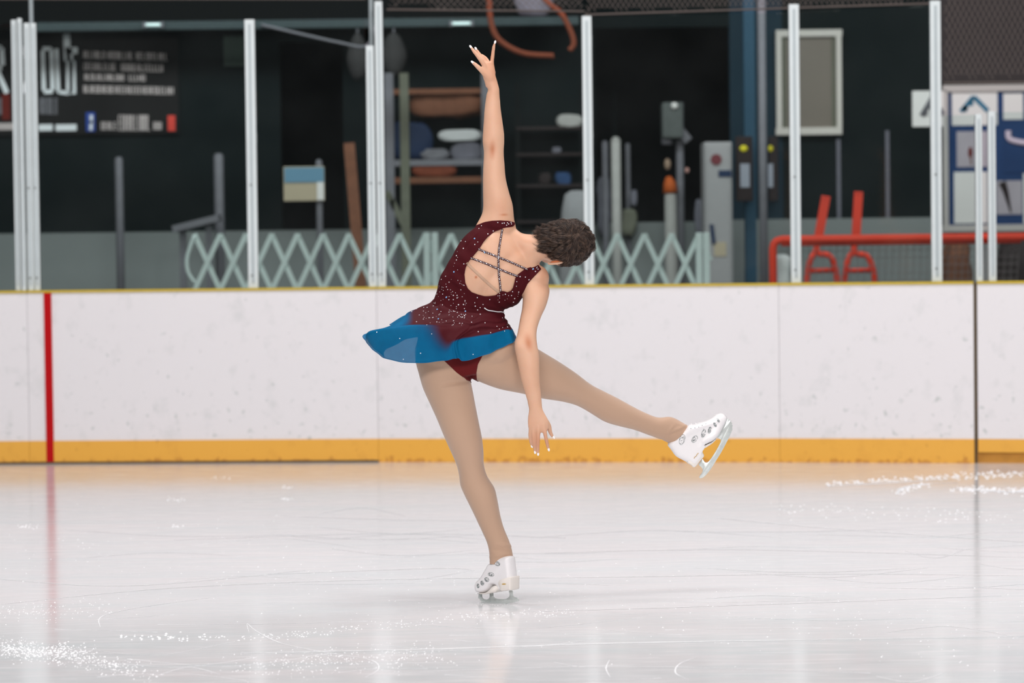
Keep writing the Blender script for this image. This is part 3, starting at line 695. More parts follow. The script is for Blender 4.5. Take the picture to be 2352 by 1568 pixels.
for k, (tx, ty, bx, lab, ylo) in enumerate(((1897, 452, 1872, 'left red skating aid handle tilting above the goal bar', 21.45), (1972, 442, 1958, 'right and taller red skating aid handle above the goal bar', 21.75))):
    e = empty('skating_aid', (P(bx, 560, ylo).x, ylo, ZF), lab, 'skating aid')
    top = P(tx, ty, ylo); mid = P(bx+8, 545, ylo)
    mb = MB().bar(top, mid, 0.05, 0.03, 0.006); mb.build('handle', M['goal_red'], e)
    a = P(bx, 600, ylo); 
    MB().tube(catmull([mid, P(bx+2, 575, ylo), P(bx-18, 640, ylo), Vector((P(bx-30, 640, ylo).x, ylo, ZF+0.02))], 5), 0.022, 10).build('leg', M['goal_red'], e, True)
    MB().tube(catmull([mid, P(bx+6, 580, ylo), P(bx+48, 622, ylo), Vector((P(bx+66, 640, ylo).x, ylo, ZF+0.02))], 5), 0.022, 10).build('leg', M['goal_red'], e, True)
    MB().tube([P(bx-14, 622, ylo), P(bx+44, 620, ylo)], 0.018, 8).build('crossbar', M['goal_red'], e, True)
soft_box('plastic_sack', 1782, 588, 1822, 700, 20.5, 'white_plastic', 'white crumpled plastic sack inside the left goal corner', 'sack', 0.2, 0.035)
soft_box('equipment_bag', 2170, 556, 2236, 660, 21.3, 'wood', 'brown lumpy bag under the goal bar left of the gate posts', 'bag', 0.3, 0.05)
soft_box('equipment_bag', 2292, 556, 2400, 660, 21.3, 'box_dark', 'dark brown lumpy bag under the goal bar at the right edge', 'bag', 0.3, 0.05)

# ------------------------------------------------------------------ safety nets
def net(name, x0, x1, ylo0, ylo1, yhi, Y, pitch, lab, w=0.0042, hx=1.0):
    A = at(x0, 0, Y).x; B = at(x1, 0, Y).x; zt = at((x0+x1)/2, yhi, Y).z
    zl0 = at(x0, ylo0, Y).z; zl1 = at(x1, ylo1, Y).z
    def zlow(x): return zl0 + (zl1-zl0)*(x-A)/(B-A)
    mb = MB(); H = zt - min(zl0, zl1)
    n = int((B-A+H*hx)/pitch)
    for sgn in (-1, 1):
        for i in range(-int(H*hx/pitch)-1, n+1):
            xs_ = A + i*pitch; zs = zt; xe = xs_ + sgn*0 
            # strand from top (xt, zt) going down with slope hx
            xt = xs_ if sgn > 0 else xs_ + H*hx
            pts = []
            for k in range(0, 61):
                t = k/60; x = xt + sgn*H*hx*t; z = zt - H*t
                if A <= x <= B and z >= zlow(x)-1e-4:
                    wob = 0.004*mnoise.noise(Vector((x*3, z*3, sgn)))
                    pts.append(Vector((x+wob, Y + sgn*0.003 + 0.02*mnoise.noise(Vector((x*1.1, z, 4))), z)))
            if len(pts) > 1: mb.tube(pts[::2] if len(pts) > 4 else pts, w/2, 3)
    mb.tube([Vector((A + (B-A)*k/30, Y, zlow(A+(B-A)*k/30))) for k in range(31)], w*1.5, 5)
    o = mb.build(name, M['net'])
    return tag(o, lab, 'net', None, 'stuff')
net('safety_net', 888, 1343, 22, 26, -420, 19.25, 0.042, 'knotted safety net strip above the pane behind the raised hand')
net('safety_net', 1343, 2140, 34, 8, -420, 19.05, 0.034, 'knotted safety net sagging above the panes right of the head', hx=0.7)
net('safety_net', 2166, 2800, 190, 185, -420, 18.95, 0.036, 'fine safety net hanging above the notice board at the upper right', 0.0038, 0.5)
net('safety_net', -500, 840, -2, -2, -420, 19.5, 0.05, 'dark safety net hem at the top left above the banner pane')
# ------------------------------------------------------------------ the skater
def crop(ox, oy, sc):
    return lambda x, y, dy=0.0: at(ox + x/sc, oy + y/sc, YS + dy)
C1 = crop(820, 480, 3.7333)      # torso
C2 = crop(1020, 60, 3.1375)      # raised arm
C3 = crop(1180, 460, 7.84)       # head
C4 = crop(1480, 920, 7.84)       # free skate
C5 = crop(1040, 1220, 7.84)      # standing skate
C6 = crop(1140, 660, 3.919)      # hanging arm
C7 = crop(900, 780, 2.904)       # legs

def loft(mb, cr, st, infl=1.0, n=28, sub=4, round0=False, round1=False, power=2.0):
    """tube through stations (xL, yL, xR, yR, depth offset, half depth): the two silhouette edges and the depth"""
    S = []
    for (x0, y0, x1, y1, dy, hd) in st:
        a = cr(x0, y0, dy); b = cr(x1, y1, dy)
        S.append([*((a+b)/2), *((b-a)/2*infl), hd*infl])
    S = catmull(S, sub)
    rings = [(Vector(s[:3]), Vector(s[3:6]), s[6]) for s in S]
    def cap(c, A, hd, d):
        r = A.length; out = []
        for a in (0.35, 0.7, 1.0, 1.3, 1.5):
            out.append((c + d*r*math.sin(a)*0.9, A*math.cos(a), hd*math.cos(a)))
        return out
    if round1:
        d = (rings[-1][0]-rings[-2][0]).normalized(); rings += cap(*rings[-1], d)
    if round0:
        d = (rings[0][0]-rings[1][0]).normalized(); rings = list(reversed(cap(*rings[0], d))) + rings
    vs = []; fs = []
    for c, A, hd in rings:
        for k in range(n):
            t = 2*math.pi*k/n; ct, s_ = math.cos(t), math.sin(t)
            ct = math.copysign(abs(ct)**(2/power), ct); s_ = math.copysign(abs(s_)**(2/power), s_)
            vs.append(c + A*ct + Vector((0, 1, 0))*hd*s_)
    m_ = len(rings)
    for i in range(m_-1):
        for k in range(n): fs.append((i*n+k, i*n+(k+1) % n, (i+1)*n+(k+1) % n, (i+1)*n+k))
    fs.append(tuple(reversed(range(n)))); fs.append(tuple((m_-1)*n+k for k in range(n)))
    mb.add(vs, fs)

ARM_UP = [(225,1440,520,1470,0.0,0.055), (262,1375,507,1400,0.0,0.052),(278,1330,502,1345,0,0.050),(281,1270,494,1280,0,0.048),(279,1190,470,1200,0,0.045),(279,1100,446,1100,0,0.041),
          (282,1000,437,1000,0,0.037),(286,910,431,910,0,0.034),(278,845,434,850,0,0.034),(278,790,434,780,0,0.034),(284,700,424,700,0,0.031),(290,600,410,600,0,0.027),
          (303,500,402,500,0,0.021),(315,460,398,455,0,0.019),(302,425,391,425,0,0.017),(292,395,380,395,0,0.015)]
ARM_DN = [(175,-90,440,-60,0.0,0.048),(222,20,478,0,-0.02,0.05),(236,90,479,62,-0.035,0.048),(230,190,448,170,-0.05,0.043),(214,270,408,255,-0.065,0.038),(196,370,374,350,-0.085,0.034),
          (184,430,364,410,-0.10,0.034),(165,485,365,475,-0.112,0.034),(163,540,372,530,-0.12,0.033),(183,640,385,600,-0.125,0.032),(206,760,388,700,-0.13,0.031),(230,860,391,850,-0.135,0.027),
          (260,960,403,960,-0.14,0.022),(285,1050,411,1060,-0.145,0.018),(294,1100,420,1105,-0.148,0.016),(286,1160,450,1160,-0.15,0.0145),(283,1215,474,1210,-0.152,0.0135),(288,1262,468,1268,-0.153,0.012),(300,1300,452,1305,-0.153,0.010)]
LEG_ST = [(150,60,520,40,0.0,0.105),(158,150,512,140,-0.0,0.108),(180,230,515,225,0.0,0.102),(205,320,530,290,0.0,0.098),(250,420,545,365,0,0.092),(300,530,563,460,0,0.086),(345,640,583,560,0,0.078),(385,730,603,660,0,0.068),
          (425,820,613,755,0,0.060),(445,890,615,835,0.0,0.055),(455,970,640,915,-0.005,0.056),(490,1050,685,985,-0.01,0.058),(530,1130,706,1070,-0.01,0.055),(570,1215,724,1165,-0.005,0.047),(605,1290,747,1250,0,0.040),
          (635,1360,783,1335,0,0.034),(648,1430,802,1395,0,0.033),(650,1500,812,1450,0,0.033),(655,1560,812,1540,0,0.032)]
LEG_FR = [(700,-20,480,180,0.0,0.10),(790,-20,530,250,0.01,0.105),(862,10,600,287,0.02,0.105),(945,45,720,330,0.035,0.10),(1040,100,870,360,0.055,0.092),(1130,155,1000,392,0.075,0.084),(1230,222,1130,412,0.10,0.075),(1330,298,1235,440,0.125,0.064),
          (1420,345,1328,492,0.145,0.058),(1510,390,1420,548,0.165,0.056),(1600,440,1520,578,0.185,0.052),(1690,485,1620,603,0.205,0.045),(1780,518,1720,640,0.225,0.040),(1865,512,1795,668,0.24,0.037),(1975,572,1846,692,0.255,0.036),(2010,610,1880,730,0.26,0.034)]
TORSO = [(1240,118,1560,560,0.0,0.045),(1120,128,1530,632,-0.005,0.07),(1010,165,1480,700,-0.005,0.088),(905,255,1415,765,0,0.10),(835,370,1372,815,0,0.104),(775,475,1312,842,0,0.098),(716,580,1272,850,0,0.092),(690,680,1256,872,0,0.089),
         (662,775,1256,912,0,0.090),(610,880,1285,965,0,0.097),(562,990,1312,1030,0,0.107),(530,1100,1340,1090,0,0.113)]
PELVIS = [(620,870,1285,960,0,0.095),(562,990,1315,1035,0,0.107),(528,1100,1350,1095,0,0.114),(508,1200,1395,1150,0,0.116),(520,1300,1340,1230,0,0.112),(650,1385,1180,1330,0,0.10),(830,1430,1090,1400,0.0,0.08)]
NECK = [(1240,130,1530,690,0,0.045),(1305,140,1545,620,0,0.05),(1362,168,1552,560,0,0.053),(1408,203,1556,505,0,0.054),(1460,214,1565,462,0.0,0.054),(1530,216,1590,440,0.0,0.055),(1600,214,1640,425,0.0,0.055)]

# head frame: crown towards the right of the photo, face turned away from the camera and a little down
HU = Vector((0.985, 0.0, 0.10)).normalized()
HF = Vector((0.02, 0.905, -0.42)); HF = (HF - HU*HF.dot(HU)).normalized()
HR = HF.cross(HU).normalized()
HC = C3(950, 768, 0.0)
def H(u, f, r): return HC + HU*u + HF*f + HR*r      # up, forward, to her right
def head_parts(mb, k=1.0):
    ax = (HF, HR, HU)
    mb.ball(H(0, 0.0, 0), (0.096*k, 0.074*k, 0.096*k), 28, 18, ax)
    mb.ball(H(-0.045, 0.012, 0), (0.075*k, 0.062*k, 0.062*k), 24, 14, ax)
    mb.ball(H(-0.070, 0.052, 0), (0.044*k, 0.050*k, 0.046*k), 24, 14, ax)
    mb.ball(H(-0.105, 0.074, 0), (0.020*k, 0.024*k, 0.018*k), 16, 10, ax)       # chin
    for s in (-1, 1):
        mb.ball(H(-0.035, 0.070, 0.036*s), (0.022, 0.022, 0.02), 14, 10, ax)    # cheekbones
        mb.ball(H(0.005, 0.084, 0.026*s), (0.012, 0.022, 0.008), 14, 8, ax)     # brow
    mb.tube([H(0.0, 0.088, 0), H(-0.018, 0.102, 0), H(-0.035, 0.112, 0), H(-0.040, 0.100, 0)], [0.006, 0.008, 0.010, 0.009], 10)
    for s in (-1, 1): mb.ball(H(-0.038, 0.098, 0.009*s), (0.007, 0.006, 0.006), 8, 6, ax)
    mb.tube([H(-0.062, 0.090, -0.020), H(-0.060, 0.098, -0.007), H(-0.061, 0.0985, 0), H(-0.060, 0.098, 0.007), H(-0.062, 0.090, 0.020)], [0.002, 0.0052, 0.0050, 0.0052, 0.002], 8)
    mb.tube([H(-0.068, 0.090, -0.018), H(-0.071, 0.097, 0), H(-0.068, 0.090, 0.018)], [0.002, 0.0062, 0.002], 8)

FINGERS_UP = {   # raised hand (crop 2): points and radii in metres
 'thumb': ([(335,385,-0.004),(282,332,-0.014),(240,290,-0.020),(207,262,-0.020)], [0.014,0.0105,0.0088,0.0062]),
 'index': ([(318,360,0.0),(292,290,-0.006),(250,225,-0.012),(216,182,-0.014),(194,152,-0.012)], [0.014,0.0095,0.0082,0.0072,0.0048]),
 'middle': ([(330,350,0.006),(306,280,0.008),(276,232,0.008),(246,192,0.006),(230,165,0.004)], [0.014,0.0098,0.0084,0.0072,0.0048]),
 'ring': ([(338,350,0.012),(322,275,0.024),(300,235,0.034),(276,215,0.038),(258,205,0.036)], [0.013,0.0094,0.0080,0.0068,0.0046]),
 'little': ([(350,345,0.006),(345,270,0.008),(352,200,0.006),(358,150,0.002),(367,118,-0.002)], [0.013,0.0086,0.0074,0.0064,0.0040])}
FINGERS_DN = {
 'little': ([(318,1225,-0.150),(306,1290,-0.152),(304,1350,-0.150),(311,1390,-0.148),(319,1422,-0.146)], [0.010,0.0072,0.0062,0.0058,0.0044]),
 'ring': ([(340,1235,-0.153),(333,1300,-0.157),(338,1370,-0.156),(344,1430,-0.152),(348,1476,-0.150)], [0.011,0.0076,0.0068,0.0062,0.0046]),
 'middle': ([(380,1240,-0.155),(378,1310,-0.161),(376,1380,-0.162),(374,1440,-0.158),(376,1492,-0.155)], [0.012,0.0082,0.0072,0.0064,0.0048]),
 'index': ([(420,1230,-0.154),(438,1310,-0.158),(450,1370,-0.158),(460,1415,-0.154),(470,1452,-0.150)], [0.012,0.0080,0.0070,0.0064,0.0048]),
 'thumb': ([(412,1165,-0.148),(470,1240,-0.142),(482,1290,-0.136),(500,1330,-0.134),(512,1343,-0.133)], [0.014,0.0095,0.0080,0.0062,0.0042])}
def finger(mb, cr, pts, rad):
    P_ = catmull([[*cr(x, y, d), r] for (x, y, d), r in zip(pts, rad)], 4)
    mb.tube([Vector(p[:3]) for p in P_], [float(p[3]) for p in P_], 12)
    mb.ball(P_[-1][:3], float(P_[-1][3])*1.0, 10, 8)

def remesh(mb, voxel, name='tmp'):
    me = bpy.data.meshes.new(name); me.from_pydata([tuple(p) for p in mb.v], [], mb.f)
    bm = bmesh.new(); bm.from_mesh(me)
    bmesh.ops.recalc_face_normals(bm, faces=bm.faces[:])
    bm.to_mesh(me); bm.free()
    o = bpy.data.objects.new(name, me); COL.objects.link(o)
    md = o.modifiers.new('r', 'REMESH'); md.mode = 'VOXEL'; md.voxel_size = voxel
    dg = bpy.context.evaluated_depsgraph_get(); ev = o.evaluated_get(dg); m2 = ev.to_mesh()
    v = np.empty(len(m2.vertices)*3); m2.vertices.foreach_get('co', v); v = v.reshape(-1, 3)
    f = [tuple(p.vertices) for p in m2.polygons]
    e = np.empty(len(m2.edges)*2, dtype=np.int64); m2.edges.foreach_get('vertices', e); e = e.reshape(-1, 2)
    ev.to_mesh_clear(); bpy.data.objects.remove(o); bpy.data.meshes.remove(me)
    return v, f, e
def smooth(v, e, it, wt=None, lam=0.55, mu=-0.57):
    n = len(v); deg = np.bincount(e.ravel(), minlength=n).astype(float)[:, None]; deg[deg == 0] = 1
    W = 1.0 if wt is None else wt[:, None]
    for k in range(it):
        for l in (lam, mu):
            s = np.zeros_like(v)
            for d in range(3):
                s[:, d] = np.bincount(e[:, 0], v[e[:, 1], d], n) + np.bincount(e[:, 1], v[e[:, 0], d], n)
            v = v + W*l*(s/deg - v)
    return v
def plain_smooth(v, e, it, wt):
    n = len(v); deg = np.bincount(e.ravel(), minlength=n).astype(float)[:, None]; deg[deg == 0] = 1
    for k in range(it):
        s = np.zeros_like(v)
        for d in range(3):
            s[:, d] = np.bincount(e[:, 0], v[e[:, 1], d], n) + np.bincount(e[:, 1], v[e[:, 0], d], n)
        v = v + wt[:, None]*0.5*(s/deg - v)
    return v
Fv, Rv, Uv, Cv = (np.array(q) for q in (_f, _R, _U, CAM))
def project(v):
    d = v - Cv; z = d @ Fv
    return 1176 + F*(d @ Rv)/z, 784 - F*(d @ Uv)/z
def normals(v, f):
    n = np.zeros_like(v)
    q = np.array([t if len(t) == 4 else (*t, t[-1]) for t in f])
    a = v[q[:, 2]] - v[q[:, 0]]; b = v[q[:, 3]] - v[q[:, 1]]
    fn = np.cross(a, b)
    for k in range(4):
        for d in range(3): n[:, d] += np.bincount(q[:, k], fn[:, d], len(v))
    L = np.linalg.norm(n, axis=1, keepdims=True); L[L == 0] = 1
    return n/L
def gauss(px, py, x, y, sx, sy=None, ang=0.0):
    sy = sx if sy is None else sy; c, s = math.cos(ang), math.sin(ang)
    dx, dy = px-x, py-y; a = dx*c + dy*s; b = -dx*s + dy*c
    return np.exp(-(a/sx)**2 - (b/sy)**2)
def c1px(x, y): return 820 + x/3.7333, 480 + y/3.7333

def back_relief(v, n, amt=1.0):
    """shoulder blade, spine hollow and flank muscles of the arched back (near side only)"""
    px, py = project(v); near = np.clip(-n[:, 1]*1.5, 0, 1)
    h = np.zeros(len(v))
    for (x0, y0, x1, y1, sx, a) in ((1440,330,1300,420,26,-0.0022),(1300,420,1180,560,30,-0.0045),(1180,560,1080,720,34,-0.006),(1080,720,1010,900,34,-0.007)):
        for t in np.linspace(0, 1, 5):
            X_, Y_ = c1px(x0+(x1-x0)*t, y0+(y1-y0)*t); h += a*0.5*gauss(px, py, X_, Y_, sx/3.73*1.3)
    for (x, y, sx, sy, an, a) in ((1170,260,70,40,0.7,0.006),(1390,420,60,40,0.9,0.005),(1120,350,80,30,1.1,0.003),(1010,620,60,120,0.55,0.003),(1200,760,50,80,0.5,0.003)):
        X_, Y_ = c1px(x, y); h += a*gauss(px, py, X_, Y_, sx/3.73, sy/3.73, an)
    return v + n*(h*near*amt)[:, None]

def trunk(mb, k):
    loft(mb, C1, TORSO, k, 40, power=2.25); loft(mb, C1, PELVIS, k, 40, power=2.2)
def glutes(mb, k):
    mb.ball(C1(735, 1215, -0.050), (0.088*k, 0.078*k, 0.088*k), 24, 16)
    mb.ball(C1(1165, 1185, -0.045), (0.090*k, 0.078*k, 0.075*k), 24, 16)

# -- body: one continuous skin surface
mb = MB()
trunk(mb, 0.965); glutes(mb, 0.86)
loft(mb, C1, NECK, 1.0, 28); 
mb.ball(C1(1548, 592, -0.01), (0.046, 0.048, 0.050), 20, 14); mb.ball(C1(1240, 150, 0.0), (0.055, 0.048, 0.045), 20, 14)
loft(mb, C2, ARM_UP, 1.0, 28); loft(mb, C6, ARM_DN, 1.0, 28)
# palms
loft(mb, C2, [(300,440,394,440,0,0.016),(290,400,385,400,0,0.015),(274,350,370,350,-0.002,0.014),(268,310,362,310,0.0,0.013),(285,280,358,285,0.004,0.011),(300,255,350,262,0.004,0.009)], 1.0, 20)
for d in FINGERS_UP.values(): finger(mb, C2, *d)
for d in FINGERS_DN.values(): finger(mb, C6, *d)
loft(mb, C7, LEG_ST, 0.84, 28); loft(mb, C7, LEG_FR, 0.84, 28)
head_parts(mb)
v, f, e = remesh(mb, 0.0034)
px, py = project(v)
hand = np.maximum(gauss(px, py, 1110, 150, 60, 60), gauss(px, py, 1240, 985, 40, 65)) > 0.25
face = ((v - np.array(HC)) @ np.array(HF) > 0.06)
hand |= face & (px > 1215)
wt = np.where(hand, 0.0, 1.0)
v = smooth(v, e, 4)
v = plain_smooth(v, e, 14, wt)
v = plain_smooth(v, e, 5, np.where(face, 0.0, 1-wt)*0.7)
px, py = project(v)
v = plain_smooth(v, e, 14, np.clip(gauss(px, py, 1258, 655, 40, 40)*1.6, 0, 1)*(py > 605))
nn = normals(v, f)
v = back_relief(v, nn)
# elbows, spine of forearm
px, py = project(v)
hh = 0.0025*gauss(px, py, 1120, 330, 10, 12) - 0.002*gauss(px, py, 1132, 345, 6, 14) + 0.004*gauss(px, py, 1190, 795, 10, 16)
hh += -0.0015*gauss(px, py, 1214, 790, 7, 14)
v = v + nn*(hh*np.clip(-nn[:, 1]*1.5, 0, 1))[:, None]
BODY_V, BODY_F, BODY_E = v, f, e

def skin_material():
    m = mat('skin', (0.82, 0.52, 0.375), 0.48, spec=0.35, sub=0.25)
    nt = m.node_tree; b = nt.nodes['Principled BSDF']
    at_ = nt.nodes.new('ShaderNodeAttribute'); at_.attribute_name = 'redness'
    geo = nt.nodes.new('ShaderNodeNewGeometry').outputs['Position']
    n = noise_node(nt, geo, 14, 4); n2 = noise_node(nt, geo, 160, 3)
    a = mixc(nt, n, (0.70, 0.445, 0.31), (0.645, 0.36, 0.235))
    c = mixc(nt, at_.outputs['Fac'], a, (0.47, 0.15, 0.055))
    nt.links.new(c, b.inputs['Base Color'])
    bp_ = nt.nodes.new('ShaderNodeBump'); bp_.inputs['Strength'].default_value = 0.12; bp_.inputs['Distance'].default_value = 0.001
    nt.links.new(n2, bp_.inputs['Height']); nt.links.new(bp_.outputs['Normal'], b.inputs['Normal'])
    return m
M['skin'] = skin_material()
person = empty('person', (C5(900, 1300).x, YS, 0.0), 'person in burgundy and blue skating dress balancing on one leg, one arm raised', 'person')
body = mk('body', v, f, M['skin'], person, True, origin=WP['person'])
red = 0.75*gauss(px, py, 1131, 345, 7, 20) + 0.75*gauss(px, py, 1214, 788, 8, 17, -0.2) + 0.30*gauss(px, py, 1150, 480, 18, 30) + 0.35*gauss(px, py, 1135, 160, 25, 45)*(px > 1105) + 0.45*gauss(px, py, 1240, 1015, 25, 25) + 0.18*gauss(px, py, 1186, 560, 40, 40) + 0.3*gauss(px, py, 1247, 640, 14, 30)
red += 0.6*gauss(px, py, 1158, 493, 8, 2.2) + 1.6*gauss(px, py, 1093.3, 636.5, 2.4)
at_ = body.data.attributes.new('redness', 'FLOAT', 'POINT'); at_.data.foreach_set('value', np.clip(red, 0, 0.9).astype(np.float32))

# -- cutting a shell along a scalar field
def cut_shell(v, f, field, push, nrm=None):
    """keep the part of a surface where field > 0, cut cleanly along field = 0, pushed out along the normals"""
    nrm = normals(v, f) if nrm is None else nrm
    w_ = v + nrm*push; nv = w_.tolist(); keep = field > 0
    idx = {}; out = []; used = {}
    verts = []
    def vid(i):
        if i not in used: used[i] = len(verts); verts.append(nv[i])
        return used[i]
    def eid(i, j):
        k = (min(i, j), max(i, j))
        if k not in idx:
            t = field[k[0]]/(field[k[0]]-field[k[1]]); t = min(max(t, 0.0), 1.0)
            idx[k] = len(verts); verts.append([nv[k[0]][d]*(1-t) + nv[k[1]][d]*t for d in range(3)])
        return idx[k]
    for q in f:
        c = sum(keep[i] for i in q)
        if c == 0: continue
        if c == len(q): out.append(tuple(vid(i) for i in q)); continue
        poly = []
        for a, b in zip(q, q[1:]+q[:1]):
            if keep[a]: poly.append(vid(a))
            if keep[a] != keep[b]: poly.append(eid(a, b))
        if len(poly) >= 3: out.append(tuple(poly))
    return np.array(verts), out
def poly_sd(px, py, poly):
    """signed distance in pixels to a polygon, positive inside"""
    P_ = np.asarray(poly, dtype=float); d = np.full(len(px), 1e9); ins = np.zeros(len(px), bool)
    for (x0, y0), (x1, y1) in zip(P_, np.roll(P_, -1, 0)):
        ex, ey = x1-x0, y1-y0; L = ex*ex+ey*ey+1e-9
        t = np.clip(((px-x0)*ex+(py-y0)*ey)/L, 0, 1)
        d = np.minimum(d, np.hypot(px-x0-t*ex, py-y0-t*ey))
        c = ((y0 > py) != (y1 > py)) & (px < ex*(py-y0)/(y1-y0+1e-12)+x0); ins ^= c
    return np.where(ins, d, -d)
def thicken(o, t=0.0015, off=-1):
    md = o.modifiers.new('thickness', 'SOLIDIFY'); md.thickness = t; md.offset = off; return o

# -- tights: shell over pelvis and legs
mb = MB(); loft(mb, C1, PELVIS, 1.0, 40, power=2.2); glutes(mb, 1.0)
loft(mb, C7, LEG_ST, 1.0, 32); loft(mb, C7, LEG_FR, 1.0, 32)
v, f, e = remesh(mb, 0.005)
v = smooth(v, e, 3); px, py = project(v)
crease = np.maximum(gauss(px, py, 1052, 872, 40, 20), 0)
v = plain_smooth(v, e, 12, np.clip(1-0.9*crease, 0.1, 1)); nn = normals(v, f); px, py = project(v)
# gluteal fold of the standing leg, bunching above both boots
fold = np.zeros(len(v))
for t in np.linspace(0, 1, 9):
    fold += -0.0020*gauss(px, py, 1022+50*t, 884-8*t, 10, 4, -0.15)
for (x, y, s, an, a) in ((1158,1252,16,0.1,0.004),(1150,1264,18,0.15,-0.003),(1146,1275,18,-0.2,0.003),(1560,985,16,-0.45,0.0035),(1552,992,16,-0.5,-0.003),(1535,992,20,-0.9,0.003),(1528,1000,18,-0.9,-0.003),(1571,978,14,0.35,0.003)):
    fold += a*gauss(px, py, x, y, s, 3.0, an)
fold = np.where(np.abs(fold) > 0, fold, 0)*1.35
v = v + nn*fold[:, None]
TI_V, TI_F = v, f
field = np.full(len(v), 50.0)
field = np.minimum(field, (v[:, 2] - (C5(0, 590).z))*600 - 0)               # inside the standing boot
sd_boot = poly_sd(px, py, [(1543,1020),(1590,978),(1700,1010),(1640,1150)]); field = np.where(px > 1500, -sd_boot, field)
tv, tf = cut_shell(v, f, field, 0.0)
def fabric(name, col, rough=0.75, weave=900, amt=0.25, spec=0.12, sheen=0.0):
    m = mat(name, col, rough, spec=spec, sheen=sheen)
    nt = m.node_tree; b = nt.nodes['Principled BSDF']; geo = nt.nodes.new('ShaderNodeNewGeometry').outputs['Position']
    n = noise_node(nt, geo, weave, 2); bp_ = nt.nodes.new('ShaderNodeBump'); bp_.inputs['Strength'].default_value = amt; bp_.inputs['Distance'].default_value = 0.0006
    nt.links.new(n, bp_.inputs['Height']); nt.links.new(bp_.outputs['Normal'], b.inputs['Normal'])
    return m
M['tights'] = fabric('tights', (0.50, 0.33, 0.232), 0.6, spec=0.15, sheen=0.35)
M['velvet'] = fabric('burgundy_fabric', (0.058, 0.0045, 0.0075), 0.8, 700, 0.3)
M['brief'] = fabric('burgundy_brief', (0.115, 0.008, 0.009), 0.65, 700, 0.3)
tights = mk('tights', tv, tf, M['tights'], person, True, origin=WP['person'])

# -- briefs
pf = poly_sd(px, py, [c1px(*q) for q in [(690,1240),(760,1310),(850,1395),(945,1466),(985,1480),(1030,1478),(1022,1400),(1035,1330),(1075,1258),(1130,1170),(1200,1000),(760,1000)]])
side = poly_sd(px, py, [c1px(*q) for q in [(400,900),(1500,900),(1500,1120),(1010,1500),(960,1500),(480,1180)]])
field = np.where(v[:, 1] < YS, pf, side); field = np.where(v[:, 2] < C1(1000, 1490).z, -5, field)
bv, bf = cut_shell(v, f, field, 0.0022)
brief = mk('briefs', bv, bf, M['brief'], person, True, origin=WP['person']); thicken(brief)

# -- bodice
mb = MB(); trunk(mb, 1.0); mb.ball(C1(1240, 150, 0.0), (0.058, 0.051, 0.048), 20, 14); mb.ball(C1(1545, 592, -0.01), (0.048, 0.050, 0.052), 20, 14)
loft(mb, C1, NECK[:3], 0.98, 28); loft(mb, C2, ARM_UP[:3], 1.0, 28); loft(mb, C6, ARM_DN[:2], 0.9, 28)
mb.ball(C1(960, 470, 0.07), (0.058, 0.065, 0.058), 20, 14); mb.ball(C1(1200, 720, 0.07), (0.055, 0.065, 0.055), 20, 14)
v, f, e = remesh(mb, 0.0045)
v = smooth(v, e, 3); v = plain_smooth(v, e, 8, np.ones(len(v))); nn = normals(v, f); v = back_relief(v, nn, 0.9)
px, py = project(v)
# cloth folds at the squeezed right waist and along the stretched left flank
fo = np.zeros(len(v))
for (x, y, L, wd, an, a) in ((1330,830,60,12,0.9,0.004),(1290,850,60,12,0.5,0.005),(1250,860,90,12,0.28,-0.005),(1180,840,110,12,0.26,0.004),(1130,870,140,11,0.12,-0.005),(1000,905,160,12,-0.1,0.003),(860,960,200,12,-0.2,0.0025),(800,920,180,12,-0.35,-0.0025),(1100,930,150,13,-0.05,0.003),
                             (1000,240,90,10,-0.75,0.0022),(960,300,90,10,-0.8,-0.0018),(860,640,50,10,0.5,0.0018),(900,700,50,9,0.6,-0.0018),(1340,560,12,60,0.2,0.002),(1400,650,10,60,0.3,-0.002)):
    X_, Y_ = c1px(x, y); fo += a*gauss(px, py, X_, Y_, L/3.73, wd/3.73, an)
a_ = (px-1010)*0.5 + (py-640)*0.87; b_ = -(px-1010)*0.87 + (py-640)*0.5
low = 0.0019*np.sin(b_/5.5 + 1.7*np.sin(a_/23.0))*np.sin(a_/17.0+0.5*np.sin(b_/9.0))
fo += low
v = v + nn*(fo*np.clip(-nn[:, 1]*2+0.4, 0, 1))[:, None]
outer = [(1000,150),(1050,128),(1100,110),(1160,100),(1230,97),(1290,101),(1350,116),(1352,148),(1430,330),(1548,475),(1580,515),(1512,585),(1462,640),(1438,700),(1415,785),(1400,880),(1330,945),(960,930),(760,905),(600,850),(500,700),(800,130)]
back = [(1330,150),(1250,165),(1170,198),(1120,240),(1080,288),(1045,345),(1000,398),(958,448),(932,500),(920,560),(928,630),(950,680),(985,712),(1040,734),(1090,745),(1140,746),(1185,740),(1210,722),(1232,702),(1262,704),(1290,714),(1318,702),(1338,672),(1350,625),(1358,590),(1385,556),(1440,512),(1500,494),(1552,474),(1560,300),(1400,100)]
so = poly_sd(px, py, [c1px(*q) for q in outer]); sb = poly_sd(px, py, [c1px(*q) for q in back])
front_neck = poly_sd(px, py, [c1px(*q) for q in [(1352,140),(1200,300),(1250,480),(1400,520),(1556,480),(1700,300),(1400,60)]])
field = np.minimum(so, np.where(v[:, 1] < YS+0.012, -sb, -front_neck))
dv, df_ = cut_shell(v, f, field, 0.0012)
dress = mk('dress', dv, df_, M['velvet'], person, True, origin=WP['person']); thicken(dress, 0.0014)
DRESS_BVH = BVHTree.FromPolygons([Vector(p) for p in dv.tolist()], df_)
BODY_BVH = BVHTree.FromPolygons([Vector(p) for p in BODY_V.tolist()], BODY_F)
